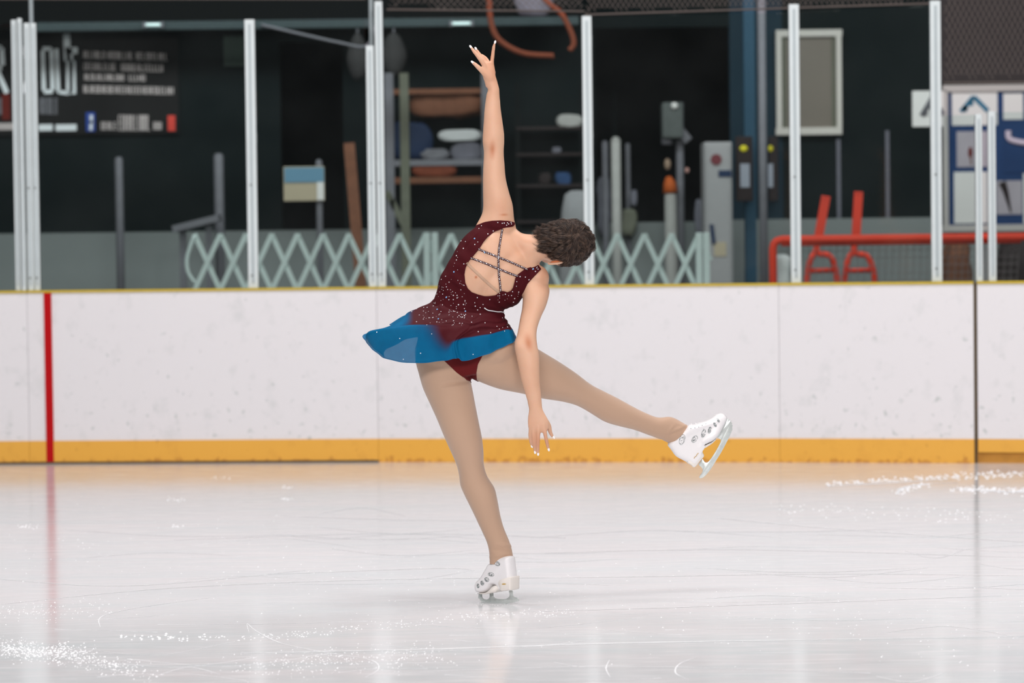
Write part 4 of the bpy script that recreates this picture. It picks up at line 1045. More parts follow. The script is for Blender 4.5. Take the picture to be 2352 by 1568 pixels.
def on(bvh, cx, cy, lift=0.0):
    x, y = c1px(cx, cy); d = (at(x, y, YS) - CAM).normalized(); h = bvh.ray_cast(CAM, d)
    if h[0] is None: return None
    n = h[1]; n = -n if n.dot(d) > 0 else n
    return h[0] + n*lift, n

# -- straps across the open back
M['strap'] = fabric('strap_fabric', (0.045, 0.010, 0.014), 0.6)
M['gem'] = mat('rhinestone', (0.92, 0.93, 0.97), 0.12, spec=1.0); M['gem'].node_tree.nodes['Principled BSDF'].inputs['Coat Weight'].default_value = 1
M['gem_blue'] = mat('rhinestone_blue', (0.25, 0.55, 0.95), 0.1, spec=1.0)
M['mesh'] = mat('nude_mesh', (0.66, 0.47, 0.34), 0.35)
M['mesh'].node_tree.nodes['Principled BSDF'].inputs['Alpha'].default_value = 0.42
def ribbon(path, width, lift, n=28, arch=0.0):
    """flat band laid over the back between two points of the photo, bridging hollows"""
    pts = catmull([[a, b, 0] for a, b in path], n); P_ = []
    for q in pts:
        hs = [on(b_, q[0], q[1], lift) for b_ in (BODY_BVH, DRESS_BVH)]
        hs = [h for h in hs if h]
        if hs: P_.append(min(hs, key=lambda h: (h[0]-CAM).length))
    A = np.array([h[0] for h in P_]); Nn = np.array([h[1] for h in P_])
    for k in range(12):
        A[1:-1] = 0.5*A[1:-1] + 0.25*(A[2:]+A[:-2]); Nn[1:-1] = 0.5*Nn[1:-1]+0.25*(Nn[2:]+Nn[:-2])
    vs = []; fs = []; m_ = len(A)
    for i in range(m_):
        t = Vector(A[min(i+1, m_-1)] - A[max(i-1, 0)]).normalized(); n_ = Vector(Nn[i]).normalized(); s = t.cross(n_).normalized(); n_ = s.cross(t)*1
        if n_.dot(Vector(Nn[i])) < 0: n_ = -n_
        c = Vector(A[i])
        for (a, b) in ((-1, 0), (-0.6, 1), (0.6, 1), (1, 0), (0.6, -0.6), (-0.6, -0.6)):
            vs.append(c + s*a*width/2 + n_*b*0.0011)
    for i in range(m_-1):
        for k in range(6): fs.append((i*6+k, i*6+(k+1) % 6, i*6+6+(k+1) % 6, i*6+6+k))
    fs.append(tuple(range(6))); fs.append(tuple((m_-1)*6+5-k for k in range(6)))
    return vs, fs, A, Nn
def gem(mb, c, n, r):
    n = Vector(n).normalized(); a = n.orthogonal().normalized(); b = n.cross(a)
    ring = [Vector(c) + (a*math.cos(t) + b*math.sin(t))*r for t in [k*math.pi/3 for k in range(6)]]
    top = [Vector(c) + n*r*0.55 + (a*math.cos(t) + b*math.sin(t))*r*0.55 for t in [k*math.pi/3 for k in range(6)]]
    mb.add(ring+top, [(k, (k+1) % 6, 6+(k+1) % 6, 6+k) for k in range(6)] + [(6, 7, 8, 9, 10, 11), (5, 4, 3, 2, 1, 0)])
for path in ([(1246,168),(1222,300),(1212,415),(1216,540),(1231,708)], [(1040,343),(1120,376),(1212,414),(1330,462),(1458,520)], [(976,420),(1090,462),(1216,513),(1300,548),(1380,577)]):
    vs, fs, A, Nn = ribbon(path, 0.0078, 0.0035)
    st = mk('strap', vs, fs, M['strap'], dress, True)
    g = MB(); L = np.concatenate([[0], np.cumsum(np.linalg.norm(np.diff(A, axis=0), axis=1))]); s = 0.003
    k = 0
    while s < L[-1]-0.002:
        i = int(np.searchsorted(L, s)); i = min(i, len(A)-1); n_ = Vector(Nn[i]).normalized(); t = Vector(A[min(i+1, len(A)-1)]-A[max(i-1, 0)]).normalized(); sd = t.cross(n_)
        gem(g, Vector(A[i]) + n_*0.0012 + sd*((0.0013 if k % 2 else -0.0013) if k % 5 else 0), n_, (0.0013, 0.0016, 0.0012)[k % 3] if k % 5 else 0.0021)
        s += 0.0040; k += 1
    tag(g.build('strap_rhinestones', M['gem'], dress), kind='stuff')
vs, fs, A, Nn = ribbon([(940,462),(1010,530),(1100,615),(1160,668),(1222,716)], 0.011, 0.0012)
tag(mk('mesh_band', vs, fs, M['mesh'], dress, True), 'sheer skin-toned elastic band')

# -- skirt: closed flaring ring of chiffon, burgundy dyed blue towards the hem
GRID = [  # columns around the hips, each from waist to hem: (x, y) in the torso view and depth
 [(705,742,.00),(600,822,.00),(445,893,.00),(292,1012,-.02),(62,1076,-.03)],
 [(715,792,-.05),(615,905,-.075),(470,1006,-.12),(112,1046,-.17),(98,1158,-.13)],
 [(750,840,-.085),(670,945,-.11),(560,1004,-.15),(300,1024,-.21),(225,1270,-.17)],
 [(850,872,-.10),(790,955,-.135),(720,1000,-.16),(560,1022,-.215),(470,1318,-.20)],
 [(960,888,-.11),(930,955,-.145),(890,1003,-.17),(770,1090,-.20),(745,1298,-.195)],
 [(1010,892,-.11),(1000,960,-.145),(965,1020,-.165),(846,1132,-.20),(862,1276,-.185)],
 [(1060,893,-.105),(1070,965,-.14),(1040,1030,-.155),(905,1118,-.175),(925,1300,-.165)],
 [(1150,890,-.085),(1170,962,-.115),(1185,1025,-.13),(1130,1082,-.155),(1120,1240,-.15)],
 [(1225,888,-.05),(1250,955,-.075),(1280,1005,-.085),(1275,1042,-.11),(1300,1158,-.115)],
 [(1256,886,.00),(1278,945,-.015),(1308,1005,-.02),(1334,1042,-.05),(1357,1118,-.06)],
 [(1220,880,.07),(1245,935,.09),(1275,975,.11),(1290,1010,.12),(1315,1050,.13)],
 [(1080,872,.10),(1090,930,.13),(1100,955,.16),(1110,980,.19),(1120,1000,.22)],
 [(900,850,.10),(860,890,.14),(800,920,.17),(760,945,.20),(720,965,.23)],
 [(740,815,.07),(650,850,.11),(540,880,.14),(430,915,.17),(310,985,.19)],
 [(705,755,.03),(600,830,.045),(455,893,.07),(372,948,.09),(288,1008,.10)]]
nu, nvv = 14, 12
G = np.array([[[*C1(x, y, d)] for (x, y, d) in c] for c in GRID])
rows = np.array([catmull(c, nvv//1) for c in G])                         # columns x (4*nvv+1)
ring = np.stack([catmull(rows[:, j], nu, True) for j in range(rows.shape[1])], 1)
NC, NR = ring.shape[:2]
S_ = np.arange(NC)[:, None]/nu + 0*np.arange(NR)[None, :]; T_ = np.linspace(0, 1, NR)[None, :] + 0*S_
rip = 0.0022*np.sin(S_*5.3 + 2.0*T_) * T_**2 + 0.0012*np.sin(S_*11.1+1.0 - T_*3)*T_**2
rip += 0.003*np.exp(-((S_-5.0)/0.35)**2)*T_**3*np.sin(S_*16)
cen = ring.mean(0, keepdims=True)
ov = ring - cen; ov[:, :, 2] = 0; ov /= np.linalg.norm(ov, axis=2, keepdims=True)+1e-9
rip += 0.0030*np.sin(T_*30 + S_*1.1 + 1.5*np.sin(S_*2.3))*np.clip(T_*6, 0, 1)*np.clip((0.62-T_)*6, 0, 1)
ring = ring + ov*rip[:, :, None]; ring[:, :, 2] += 0.0008*np.sin(S_*8.7)*T_**2
sv = ring.reshape(-1, 3)
sf = [(i*NR+j, ((i+1) % NC)*NR+j, ((i+1) % NC)*NR+j+1, i*NR+j+1) for i in range(NC) for j in range(NR-1)]
# dye boundary along each column (fraction waist..hem where burgundy ends)
edge = catmull([[x] for x in (.50,.56,.58,.72,.88,.745,.735,.73,.73,.70,.5,.5,.5,.5,.50)], nu, True)[:, 0]
soft = catmull([[x] for x in (.10,.07,.10,.20,.10,.03,.02,.02,.02,.03,.1,.1,.1,.1,.12)], nu, True)[:, 0]
dye = np.clip((T_ - edge[:, None])/soft[:, None]*0.5+0.5, 0, 1); dye = dye*dye*(3-2*dye)
def chiffon(name, alpha_b, alpha_r):
    m = bpy.data.materials.new(name); m.use_nodes = True; nt = m.node_tree; b = nt.nodes['Principled BSDF']
    a = nt.nodes.new('ShaderNodeAttribute'); a.attribute_name = 'dye'
    geo = nt.nodes.new('ShaderNodeNewGeometry').outputs['Position']; n = noise_node(nt, geo, 30, 4)
    blue = mixc(nt, n, (0.0, 0.115, 0.27), (0.0, 0.17, 0.36))
    c = ramp(nt, a.outputs['Fac'], [(0.0, (0.062, 0.0048, 0.0085)), (0.35, (0.035, 0.008, 0.03)), (0.62, (0.006, 0.03, 0.11)), (1.0, (0.0, 0.13, 0.28))])
    c = mixc(nt, a.outputs['Fac'], c, blue); nt.links.new(c, b.inputs['Base Color'])
    b.inputs['Roughness'].default_value = 0.6; b.inputs['Specular IOR Level'].default_value = 0.12
    mr = nt.nodes.new('ShaderNodeMapRange'); nt.links.new(a.outputs['Fac'], mr.inputs['Value']); mr.inputs['To Min'].default_value = alpha_r; mr.inputs['To Max'].default_value = alpha_b
    nt.links.new(mr.outputs['Result'], b.inputs['Alpha'])
    n2 = noise_node(nt, geo, 500, 2); bp_ = nt.nodes.new('ShaderNodeBump'); bp_.inputs['Strength'].default_value = 0.2; bp_.inputs['Distance'].default_value = 0.0006
    nt.links.new(n2, bp_.inputs['Height']); nt.links.new(bp_.outputs['Normal'], b.inputs['Normal'])
    return m
M['chiffon'] = chiffon('chiffon', 0.72, 0.99); M['lining'] = chiffon('chiffon_lining', 0.96, 1.0)
def dyed(o, vals):
    a = o.data.attributes.new('dye', 'FLOAT', 'POINT'); a.data.foreach_set('value', np.asarray(vals, dtype=np.float32)); return o
skirt = mk('skirt', sv, sf, M['chiffon'], dress, True); dyed(skirt, dye.ravel()); thicken(skirt, 0.0009, 0)
# second layer beneath, missing where the photo shows a single sheer layer
sx, sy = project(sv)
patch = poly_sd(sx, sy, [c1px(*q) for q in [(215,1240),(235,1205),(330,1165),(400,1120),(520,1098),(498,1250),(490,1345),(250,1345)]])
patch = np.where(sv[:, 1] < YS, patch, -30)
wing = poly_sd(sx, sy, [c1px(*q) for q in [(270,1030),(290,960),(440,880),(470,930),(400,1012)]])
patch = np.maximum(patch, np.where(sv[:, 1] > YS, wing, -30))
lv = sv - (ov.reshape(-1, 3))*0.006; lv[:, 2] += 0.001
fr_ = -patch
lv2, lf = cut_shell(lv, sf, fr_, 0.0)
dl = np.zeros(len(lv2)); 
from mathutils.kdtree import KDTree
kd = KDTree(len(lv)); [kd.insert(p, i) for i, p in enumerate(lv.tolist())]; kd.balance(); dr = dye.ravel()
dl = np.array([dr[kd.find(p)[1]] for p in lv2.tolist()])
lining = mk('skirt_lining', lv2, lf, M['lining'], dress, True); dyed(lining, dl)
# rolled hem cord
tag(MB().tube([Vector(p) for p in ring[:, -1]], 0.0012, 5, True).build('hem', mat('hem_blue', (0.0, 0.13, 0.30), 0.6), dress, True), 'blue rolled hem')
SKIRT_BVH = BVHTree.FromPolygons([Vector(p) for p in sv.tolist()], sf)

# -- rhinestones over bodice and skirt
r_ = random.Random(11); g = MB(); gb = MB(); spots = []
fixed = [(1207,116),(1245,122),(1262,120),(1290,118),(1300,128),(1320,115),(1325,128),(1283,138),(1168,188),(1122,214),(1068,143),(1046,168),(930,279),(893,275),(1010,304),(1036,282),(912,337),(853,400),(853,437),(916,470),(760,576),(724,604),(790,627),(918,654),(891,692),(767,667),(778,690),(735,729),(788,777),(826,740),(826,776),(858,740),(858,762),(733,822),(926,785),(655,832),(870,820),(913,818),(1014,832),(1031,759),(1081,818),(1138,776),(1219,797),(1222,744),(1272,730),(1325,741),(1386,711),(1333,708),(1351,767),(1341,797),(1366,661),(1370,622),(1398,579),(1443,583),(1474,606),(1506,517),(1540,505),(1552,515),(1530,535),(1545,498),(721,879),(789,884),(828,876),(860,888),(921,853),(897,904),(875,915),(889,925),(922,915),(862,927),(905,926),(931,905),(986,920),(650,932),(620,934),(570,945),(570,877),(535,910),(704,908),(766,962),(828,960),(685,970),(599,995),(511,968),(903,980),(826,994),(982,972),(1097,975),(1246,934),(1290,1013),(1247,1015),(1199,1007),(1039,1051),(1146,1060),(1264,1046),(1220,1030),(640,1070),(170,1055),(367,1109),(545,1235),(398,1287),(995,1245),(603,845),(573,845),(512,858),(470,882),(1009,803),(1056,845),(1056,903),(1034,865)]
for q in fixed: spots.append((q[0], q[1], r_.uniform(0.0018, 0.0026)))
dens = [((560,760),(960,1000),46),((700,560),(930,800),22),((640,560),(760,760),14),((1180,700),(1400,800),10),((820,300),(900,560),6)]
for (a, b, n) in dens:
    for k in range(n): spots.append((r_.uniform(a[0], b[0]), r_.uniform(a[1], b[1]), r_.uniform(0.0009, 0.0016)))
for (x, y, r) in spots:
    hs = [h for h in (on(DRESS_BVH, x, y, 0.0006), on(SKIRT_BVH, x, y, 0.0012)) if h]
    if not hs: continue
    h = min(hs, key=lambda q: (q[0]-CAM).length)
    hb = on(BODY_BVH, x, y, 0)
    if hb and (hb[0]-CAM).length < (h[0]-CAM).length - 0.02: continue
    gem(g, h[0], h[1], r)
for (x, y) in ((1008,253),(831,539),(766,757),(688,861),(929,878),(698,943),(1097,375),(1508,516)):
    hs = [h for h in (on(DRESS_BVH, x, y, 0.0008), on(SKIRT_BVH, x, y, 0.0012), on(BODY_BVH, x, y, 0.006)) if h]
    if hs: h = min(hs, key=lambda q: (q[0]-CAM).length); gem(gb, h[0], h[1], 0.0034 if x != 1097 else 0.0026)
tag(g.build('rhinestones', M['gem'], dress), kind='stuff')
tag(tag(gb.build('blue_rhinestones', M['gem_blue'], dress), kind='stuff'), 'larger blue sparkling stones')
# silver clasp at the right waist
mb = MB()
pts = []
for (x, y) in ((1090,846),(1120,862),(1160,868),(1200,876),(1230,880),(1252,888)):
    h = on(DRESS_BVH, x, y, 0.004) or on(SKIRT_BVH, x, y, 0.004)
    if h: pts.append(h[0])
if len(pts) > 2: mb.tube(catmull(pts, 4), 0.0022, 6); mb.build('waist_trim', M['gem'], dress, True)

# -- nails
M['nail'] = mat('white_nail', (0.92, 0.90, 0.90), 0.25)
for cr, D, fr_axis in ((C2, FINGERS_UP, 1), (C6, FINGERS_DN, 1)):
    for k_, (pts, rad) in D.items():
        if cr is C2 and k_ == 'ring': continue
        a = cr(*pts[-2][:2], pts[-2][2]); b = cr(*pts[-1][:2], pts[-1][2]); d = (b-a).normalized(); s = d.cross(Vector((0, 1, 0))).normalized(); o_ = s.cross(d).normalized()
        if o_.y > 0: o_ = -o_
        L = 0.0072 if cr is C2 else 0.0072; wd = 0.0043
        c = b + d*0.002 + o_*rad[-1]*0.62
        mb = MB().ball(c, (wd, 0.0016, L), 12, 8, (s, o_, d)); mb.build('nail', M['nail'], body, True)

# -- ear, eyes, brows, lips
M['ear_in'] = mat('ear_inner', (0.62, 0.20, 0.09), 0.5, sub=0.2)
for s in (1, -1):
    ec = H(-0.050, -0.002, 0.0715 if s > 0 else -0.045)
    out = HR*s; E1 = HU; E2 = (-HF*0.75 + out*(0.66 if s > 0 else 0.15)).normalized()
    pts = []; rr = []
    for k in range(15):
        t = math.radians(-150 + 300*k/14 + 90)
        pts.append(ec + E1*0.029*math.cos(t-math.pi/2) + E2*(0.017*math.sin(t-math.pi/2+math.pi/2)+0.012) + out*0.004)
    pts = [ec + E1*(0.026*math.cos(a)) + E2*(0.010 + 0.013*math.sin(a)) + out*0.003 for a in np.linspace(-0.35, math.pi+0.5, 16)]
    mb = MB().tube(pts, [0.0034]*13+[0.005, 0.0055, 0.005], 10); mb.ball(pts[0], 0.0045, 8, 6); mb.ball(pts[-1], 0.006, 8, 6)
    mb.ball(ec + E2*0.010 + out*0.001, (0.023, 0.003, 0.013), 16, 10, (E1, E1.cross(E2).normalized(), E2))
    ear = mb.build('ear', M['skin'], person, True, origin=tuple(ec))
    nb_ = E1.cross(E2).normalized(); nb_ = nb_ if nb_.y < 0 else -nb_
    MB().ball(ec + E2*0.011 + nb_*0.0030 + out*0.001, (0.020, 0.0045, 0.0095), 14, 8, (E1, E1.cross(E2).normalized(), E2)).build('ear_hollow', M['ear_in'], ear, True)
    M.setdefault('eye', mat('eye_white', (0.85, 0.84, 0.82), 0.15)); M.setdefault('iris', mat('iris', (0.08, 0.04, 0.02), 0.1)); M.setdefault('brow', mat('brow', (0.035, 0.022, 0.018), 0.8)); M.setdefault('lip', mat('lip', (0.55, 0.16, 0.13), 0.35))
    eye = MB().ball(H(-0.010, 0.080, 0.030*s), 0.0125, 16, 12).build('eye', M['eye'], person, True)
    MB().ball(H(-0.010, 0.0885, 0.030*s), (0.0045, 0.0045, 0.0045), 12, 8).build('iris', M['iris'], eye, True)
    MB().tube([H(0.010, 0.093, 0.014*s), H(0.015, 0.095, 0.028*s), H(0.010, 0.086, 0.044*s)], [0.002, 0.0028, 0.0015], 6).build('eyebrow', M['brow'], person, True)
MB().tube([H(-0.0645, 0.092, -0.021), H(-0.0625, 0.1015, -0.006), H(-0.064, 0.102, 0), H(-0.0625, 0.1015, 0.006), H(-0.0645, 0.092, 0.021)], [0.0015, 0.0036, 0.0034, 0.0036, 0.0015], 8).build('lips', M['lip'], person, True)

# -- hair: short tousled crop
def hair_material():
    m = mat('hair', (0.05, 0.032, 0.026), 0.42, spec=0.5); nt = m.node_tree; b = nt.nodes['Principled BSDF']
    g_ = nt.nodes.new('ShaderNodeNewGeometry'); c = ramp(nt, g_.outputs['Random Per Island'], [(0.0, (0.026, 0.015, 0.011)), (0.6, (0.075, 0.045, 0.032)), (0.93, (0.13, 0.085, 0.062))])
    e2 = nt.nodes['Color Ramp'].color_ramp.elements.new(1.0); e2.color = (0.20, 0.15, 0.12, 1)
    hn = noise_node(nt, nt.nodes.new('ShaderNodeNewGeometry').outputs['Position'], 70, 2)
    hr_ = ramp(nt, hn, [(0.40, (0.45, 0.42, 0.42)), (0.62, (1.25, 1.2, 1.15))])
    c = mixc(nt, 1.0, c, hr_, 'MULTIPLY'); nt.links.new(c, b.inputs['Base Color'])
    return m
M['hair'] = hair_material()
def scalp(d):
    """scalp surface point for a direction given in head coordinates (u, f, r)"""
    u, f_, r = d
    base = Vector((0, 0, 0)); best = 0
    for (cu, cf, ru, rf, rrr) in ((0, 0, 0.097, 0.097, 0.075), (-0.045, 0.012, 0.063, 0.076, 0.063)):
        # ray from origin (slightly low) through d with ellipsoid
        a = (u/ru)**2 + (f_/rf)**2 + (r/rrr)**2; ob = Vector((0-cu, 0-cf, 0)); b_ = 2*(u*ob[0]/ru**2 + f_*ob[1]/rf**2); c_ = (ob[0]/ru)**2 + (ob[1]/rf)**2 - 1
        ds = b_*b_-4*a*c_
        if ds > 0: best = max(best, (-b_ + math.sqrt(ds))/(2*a))
    return Vector((u*best, f_*best, r*best))
WH = Vector((0.35, -0.93, 0.08)).normalized()       # whorl, at the back of the crown
mb = MB(); capm = MB()
# under-cap
cv = []; cf_ = []; NU, NV = 48, 30
for i in range(NV+1):
    for k in range(NU):
        th = math.pi*0.74*i/NV; ph = 2*math.pi*k/NU
        A_ = Vector((0, 0, 1)).cross(WH).normalized(); B_ = WH.cross(A_)
        d = WH*math.cos(th) + (A_*math.cos(ph) + B_*math.sin(ph))*math.sin(th)
        p = scalp(d); lim = 1.0
        # hairline: forehead and ears
        if d.y > 0.45 and d.x < 0.75: p = p*0.93
        if p.z > 0.030 and p.x < 0.0 and p.y > -0.045: p = p*0.88
        if p.x < -0.085: p = p*0.94
        p = p*(1.05 + 0.03*mnoise.noise(p*60))
        cv.append(H(*p)); 
for i in range(NV):
    for k in range(NU): cf_.append((i*NU+k, i*NU+(k+1) % NU, (i+1)*NU+(k+1) % NU, (i+1)*NU+k))
M['hair_under'] = mat('hair_under', (0.022, 0.015, 0.013), 0.8)
hair = mk('hair', cv, cf_, M['hair_under'], person, True)
rh = random.Random(5)
def hair_ok(p, d):
    if p.x < -0.1065: return False
    if d.y > 0.50 and p.x < 0.055: return False                     # face
    if p.y > 0.030 and p.x < 0.02: return False
    if p.z > 0.044 and -0.085 < p.x < -0.012 and p.y > -0.028: return False   # around her right ear
    if p.z > 0.040 and p.x < -0.03 and p.y > -0.02: return False
    return True
nclump = 0
def strand(root, nrm, fl, LL, lift, curl, w0, o0, conv=0.13, bend=0.42, seg=6):
    pts = []; q = root - nrm*0.001; cur = (fl + nrm*lift).normalized()
    for k in range(seg):
        pts.append(q.copy()); q = q + cur*LL/(seg-1) - o0*conv
        cur = (cur + fl*0.25 + curl*0.22 - nrm*lift*bend).normalized()
    sd = cur.cross(nrm)
    if sd.length < 1e-5: return
    sd.normalize(); vs = []; ww = [0.8, 1.0, 1.0, 0.8, 0.5]
    for k in range(5):
        c = pts[k]; a_ = sd*w0*ww[k]
        vs.extend([H(*(c - a_)), H(*(c + nrm*w0*0.9*ww[k])), H(*(c + a_))])
    vs.append(H(*pts[5])); fs = []
    for k in range(4):
        b0 = k*3; fs.extend([(b0, b0+1, b0+4, b0+3), (b0+1, b0+2, b0+5, b0+4), (b0+2, b0, b0+3, b0+5)])
    fs.extend([(12, 13, 15), (13, 14, 15), (14, 12, 15)])
    mb.add(vs, fs)
while nclump < 860:
    d = Vector((rh.gauss(0, 1), rh.gauss(0, 1), rh.gauss(0, 1))).normalized()
    if nclump >= 760: d = (WH + d*rh.uniform(0.02, 0.55)).normalized()
    p = scalp(d)
    if not hair_ok(p, d): continue
    nclump += 1
    nrm = Vector((p.x/0.0094, p.y/0.0094, p.z/0.0056)).normalized()
    away = (p - WH*0.096); away = away - nrm*away.dot(nrm)
    if away.length < 1e-4: away = nrm.orthogonal()
    dist = away.length; away.normalize(); swirl = nrm.cross(away)*(0.9*math.exp(-dist/0.05))
    nz = mnoise.noise_vector(p*30)*1.7
    down = Vector((-1.1, 0, 0)) if p.x < 0.0 else Vector((0, 0, 0))
    flow = away + swirl + nz + down*0.8; flow = (flow - nrm*flow.dot(nrm)*0.9).normalized()
    nape = p.x < -0.02
    hl = 0.5 + 0.5*mnoise.noise(p*38 + Vector((3, 7, 1)))
    L = rh.uniform(0.040, 0.060) if not nape else rh.uniform(0.044, 0.064)
    lift = (0.75 + 1.45*hl)*(1.0 if not nape else 0.80) + (0.30 if p.x > 0.04 else 0) + rh.uniform(-0.15, 0.35)
    curl = (nrm.cross(flow)*rh.uniform(-1.2, 1.2) + nrm*rh.uniform(-0.7, 0.15))
    bend = 0.42 if rh.random() < 0.6 else 0.30
    if nclump > 760: L *= 0.75
    if p.x < -0.045 and p.y < 0.02:
        bend = 0.16; L *= 1.05; lift = rh.uniform(0.35, 0.8); flow = (flow + Vector((-0.9, 0, -0.35))).normalized()
    if p.z < -0.05 or p.x > 0.06: lift *= rh.uniform(1.0, 1.35)
    for s_i in range(32):
        o0 = Vector([rh.gauss(0, 0.0044) for _ in range(3)]); o0 -= nrm*o0.dot(nrm)
        fl = (flow + Vector([rh.uniform(-.10, .10) for _ in range(3)])).normalized()
        strand(p + o0, nrm, fl, L*rh.uniform(0.72, 1.12), lift*rh.uniform(0.8, 1.2), curl, rh.uniform(0.0004, 0.0007), o0, 0.15, bend)
st_ = mb.build('hair_strands', M['hair'], hair, True); tag(st_, kind='stuff')

# -- skates
M['leather'] = mat('white_leather', (0.84, 0.82, 0.83), 0.35, spec=0.45, bump=0.08, bscale=90, coat=0.15)
M['sole'] = mat('cream_sole', (0.84, 0.79, 0.74), 0.4, coat=0.2)
M['blade'] = mat('blade_steel', (0.66, 0.70, 0.68), 0.30, 0.45, noise=0.22, nscale=60)
M['gold'] = mat('gold_mark', (0.55, 0.36, 0.12), 0.4)
M['silver'] = mat('silver_trim', (0.36, 0.40, 0.40), 0.25, 0.7, noise=0.4, nscale=200)
def puff(cr, prof, W, ins, yaw=0.0, x0=0.0, dy0=0.0, smoothk=4, layers=(1.0, 0.92, 0.7, 0.35, 0), remesh_v=None, xs=1.0):
    """closed side profile traced from the photo, given thickness W (function of photo crop position) with rounded rims"""
    P2 = catmull([[a, b] for a, b in prof], smoothk, True) if smoothk > 1 else np.array(prof, dtype=float)
    sc = 7.84*600
    ar = 0.5*np.sum(P2[:, 0]*np.roll(P2[:, 1], -1) - np.roll(P2[:, 0], -1)*P2[:, 1])
    tn = np.roll(P2, -1, 0) - np.roll(P2, 1, 0); tn /= np.linalg.norm(tn, axis=1, keepdims=True)+1e-9
    inn = np.stack([-tn[:, 1], tn[:, 0]], 1)*(1 if ar > 0 else -1)
    n = len(P2); rings = []
    nrm = Vector((math.sin(yaw), math.cos(yaw), 0))
    seq = [(-1, 1.0), (-0.93, 0.55), (-0.75, 0.25), (-0.45, 0.06), (0, 0), (0.45, 0.06), (0.75, 0.25), (0.93, 0.55), (1, 1.0)]
    vs = []
    for (zt, it_) in seq:
        for i in range(n):
            q = P2[i] + inn[i]*ins*sc*it_
            dd = (x0 - q[0])/sc*math.tan(yaw) + dy0
            b = cr(x0 + (q[0]-x0)*xs, q[1], dd*xs if yaw else dd)
            vs.append(b + nrm*(W(q[0], q[1])*zt))
    fs = []
    for r in range(len(seq)-1):
        for i in range(n): fs.append((r*n+i, r*n+(i+1) % n, (r+1)*n+(i+1) % n, (r+1)*n+i))
    fs.append(tuple(reversed(range(n)))); fs.append(tuple((len(seq)-1)*n+i for i in range(n)))
    m_ = MB(); m_.add(vs, fs)
    if remesh_v:
        v_, f_, e_ = remesh(m_, remesh_v); v_ = plain_smooth(v_, e_, 8, np.ones(len(v_))); m2 = MB(); m2.v = [tuple(p) for p in v_.tolist()]; m2.f = f_; return m2
    return m_
def crystals(mb, bvh, cr, cx, cy, rx, ry, ang, n, rr):
    for k in range(n):
        t = rr.uniform(0, 2*math.pi); q = rr.uniform(0.05, 0.95)**0.6
        a, b = rx*math.cos(t)*q, ry*math.sin(t)*q; x = cx + a*math.cos(ang) - b*math.sin(ang); y = cy + a*math.sin(ang) + b*math.cos(ang)
        d = (cr(x, y) - CAM).normalized(); h = bvh.ray_cast(CAM, d)
        if h[0]: gem(mb, h[0] - d*0.0004, h[1] if h[1].dot(d) < 0 else -h[1], rr.uniform(0.0009, 0.0017))
def skate(cr, name_label, boot_prof, heel_prof, blade_profs, mark, ovals, W, yaw, x0, dy0, xs=1.0, eyelets=()):
    bm_ = puff(cr, boot_prof, W, 0.016, yaw, x0, dy0, remesh_v=0.0032, xs=xs)
    boot = bm_.build('ice_skate', M['leather'], person, True); tag(boot, name_label)
    bvh = BVHTree.FromPolygons([Vector(p) for p in bm_.v], bm_.f)
    for nm, pr, wd in heel_prof: puff(cr, pr, lambda x, y: wd, 0.0013 if nm == 'sole_edge' else 0.004, yaw, x0, dy0, 3, xs=xs).build(nm, M['sole'], boot, True)
    for nm, pr in blade_profs: puff(cr, pr, lambda x, y: 0.0022, 0.0006, yaw, x0, dy0, 2).build(nm, M['blade'], boot, True)
    g_ = MB(); so_ = MB(); rr = random.Random(3)
    for (cx, cy, rx, ry, an) in ovals:
        crystals(g_, bvh, cr, cx, cy, rx, ry, an, 34, rr)
        pts = []
        for t in np.linspace(0, 2*math.pi, 15)[:-1]:
            a, b = rx*math.cos(t), ry*math.sin(t); x = cx+a*math.cos(an)-b*math.sin(an); y = cy+a*math.sin(an)+b*math.cos(an)
            d = (cr(x, y)-CAM).normalized(); h = bvh.ray_cast(CAM, d)
            if h[0]: pts.append(h[0] - d*0.0006)
        if len(pts) > 6: so_.tube(pts, 0.0008, 5)
    if so_.v: tag(so_.build('silver_outline', M['silver'], boot, True), kind='stuff')
    if g_.v: tag(g_.build('rhinestones', M['silver'], boot), kind='stuff')
    for (x, y) in eyelets:
        d = (cr(x, y)-CAM).normalized(); h = bvh.ray_cast(CAM, d)
        if h[0]: MB().ball(h[0], 0.0017, 8, 6).build('eyelet', M['silver'], boot, True)
    return boot, bvh
free_boot = [(800,424),(900,420),(1000,386),(1100,360),(1200,310),(1290,242),(1370,216),(1440,238),(1497,310),(1478,365),(1440,435),(1400,515),(1345,612),(1285,682),(1200,742),(1110,775),(1050,815),(1036,865),(1046,925),(1062,990),(1000,1075),(900,1192),(820,1140),(700,1072),(600,1020),(540,970),(480,880),(415,782),(520,690),(640,590),(740,490)]
def Wfree(x, y):
    t = min(max(((x-900)*0.55 - (y-700)*0.83)/600, -0.6), 0.75); return 0.036 + 0.008*math.sin((t+0.2)*2.4) - 0.010*max(0, t-0.45)
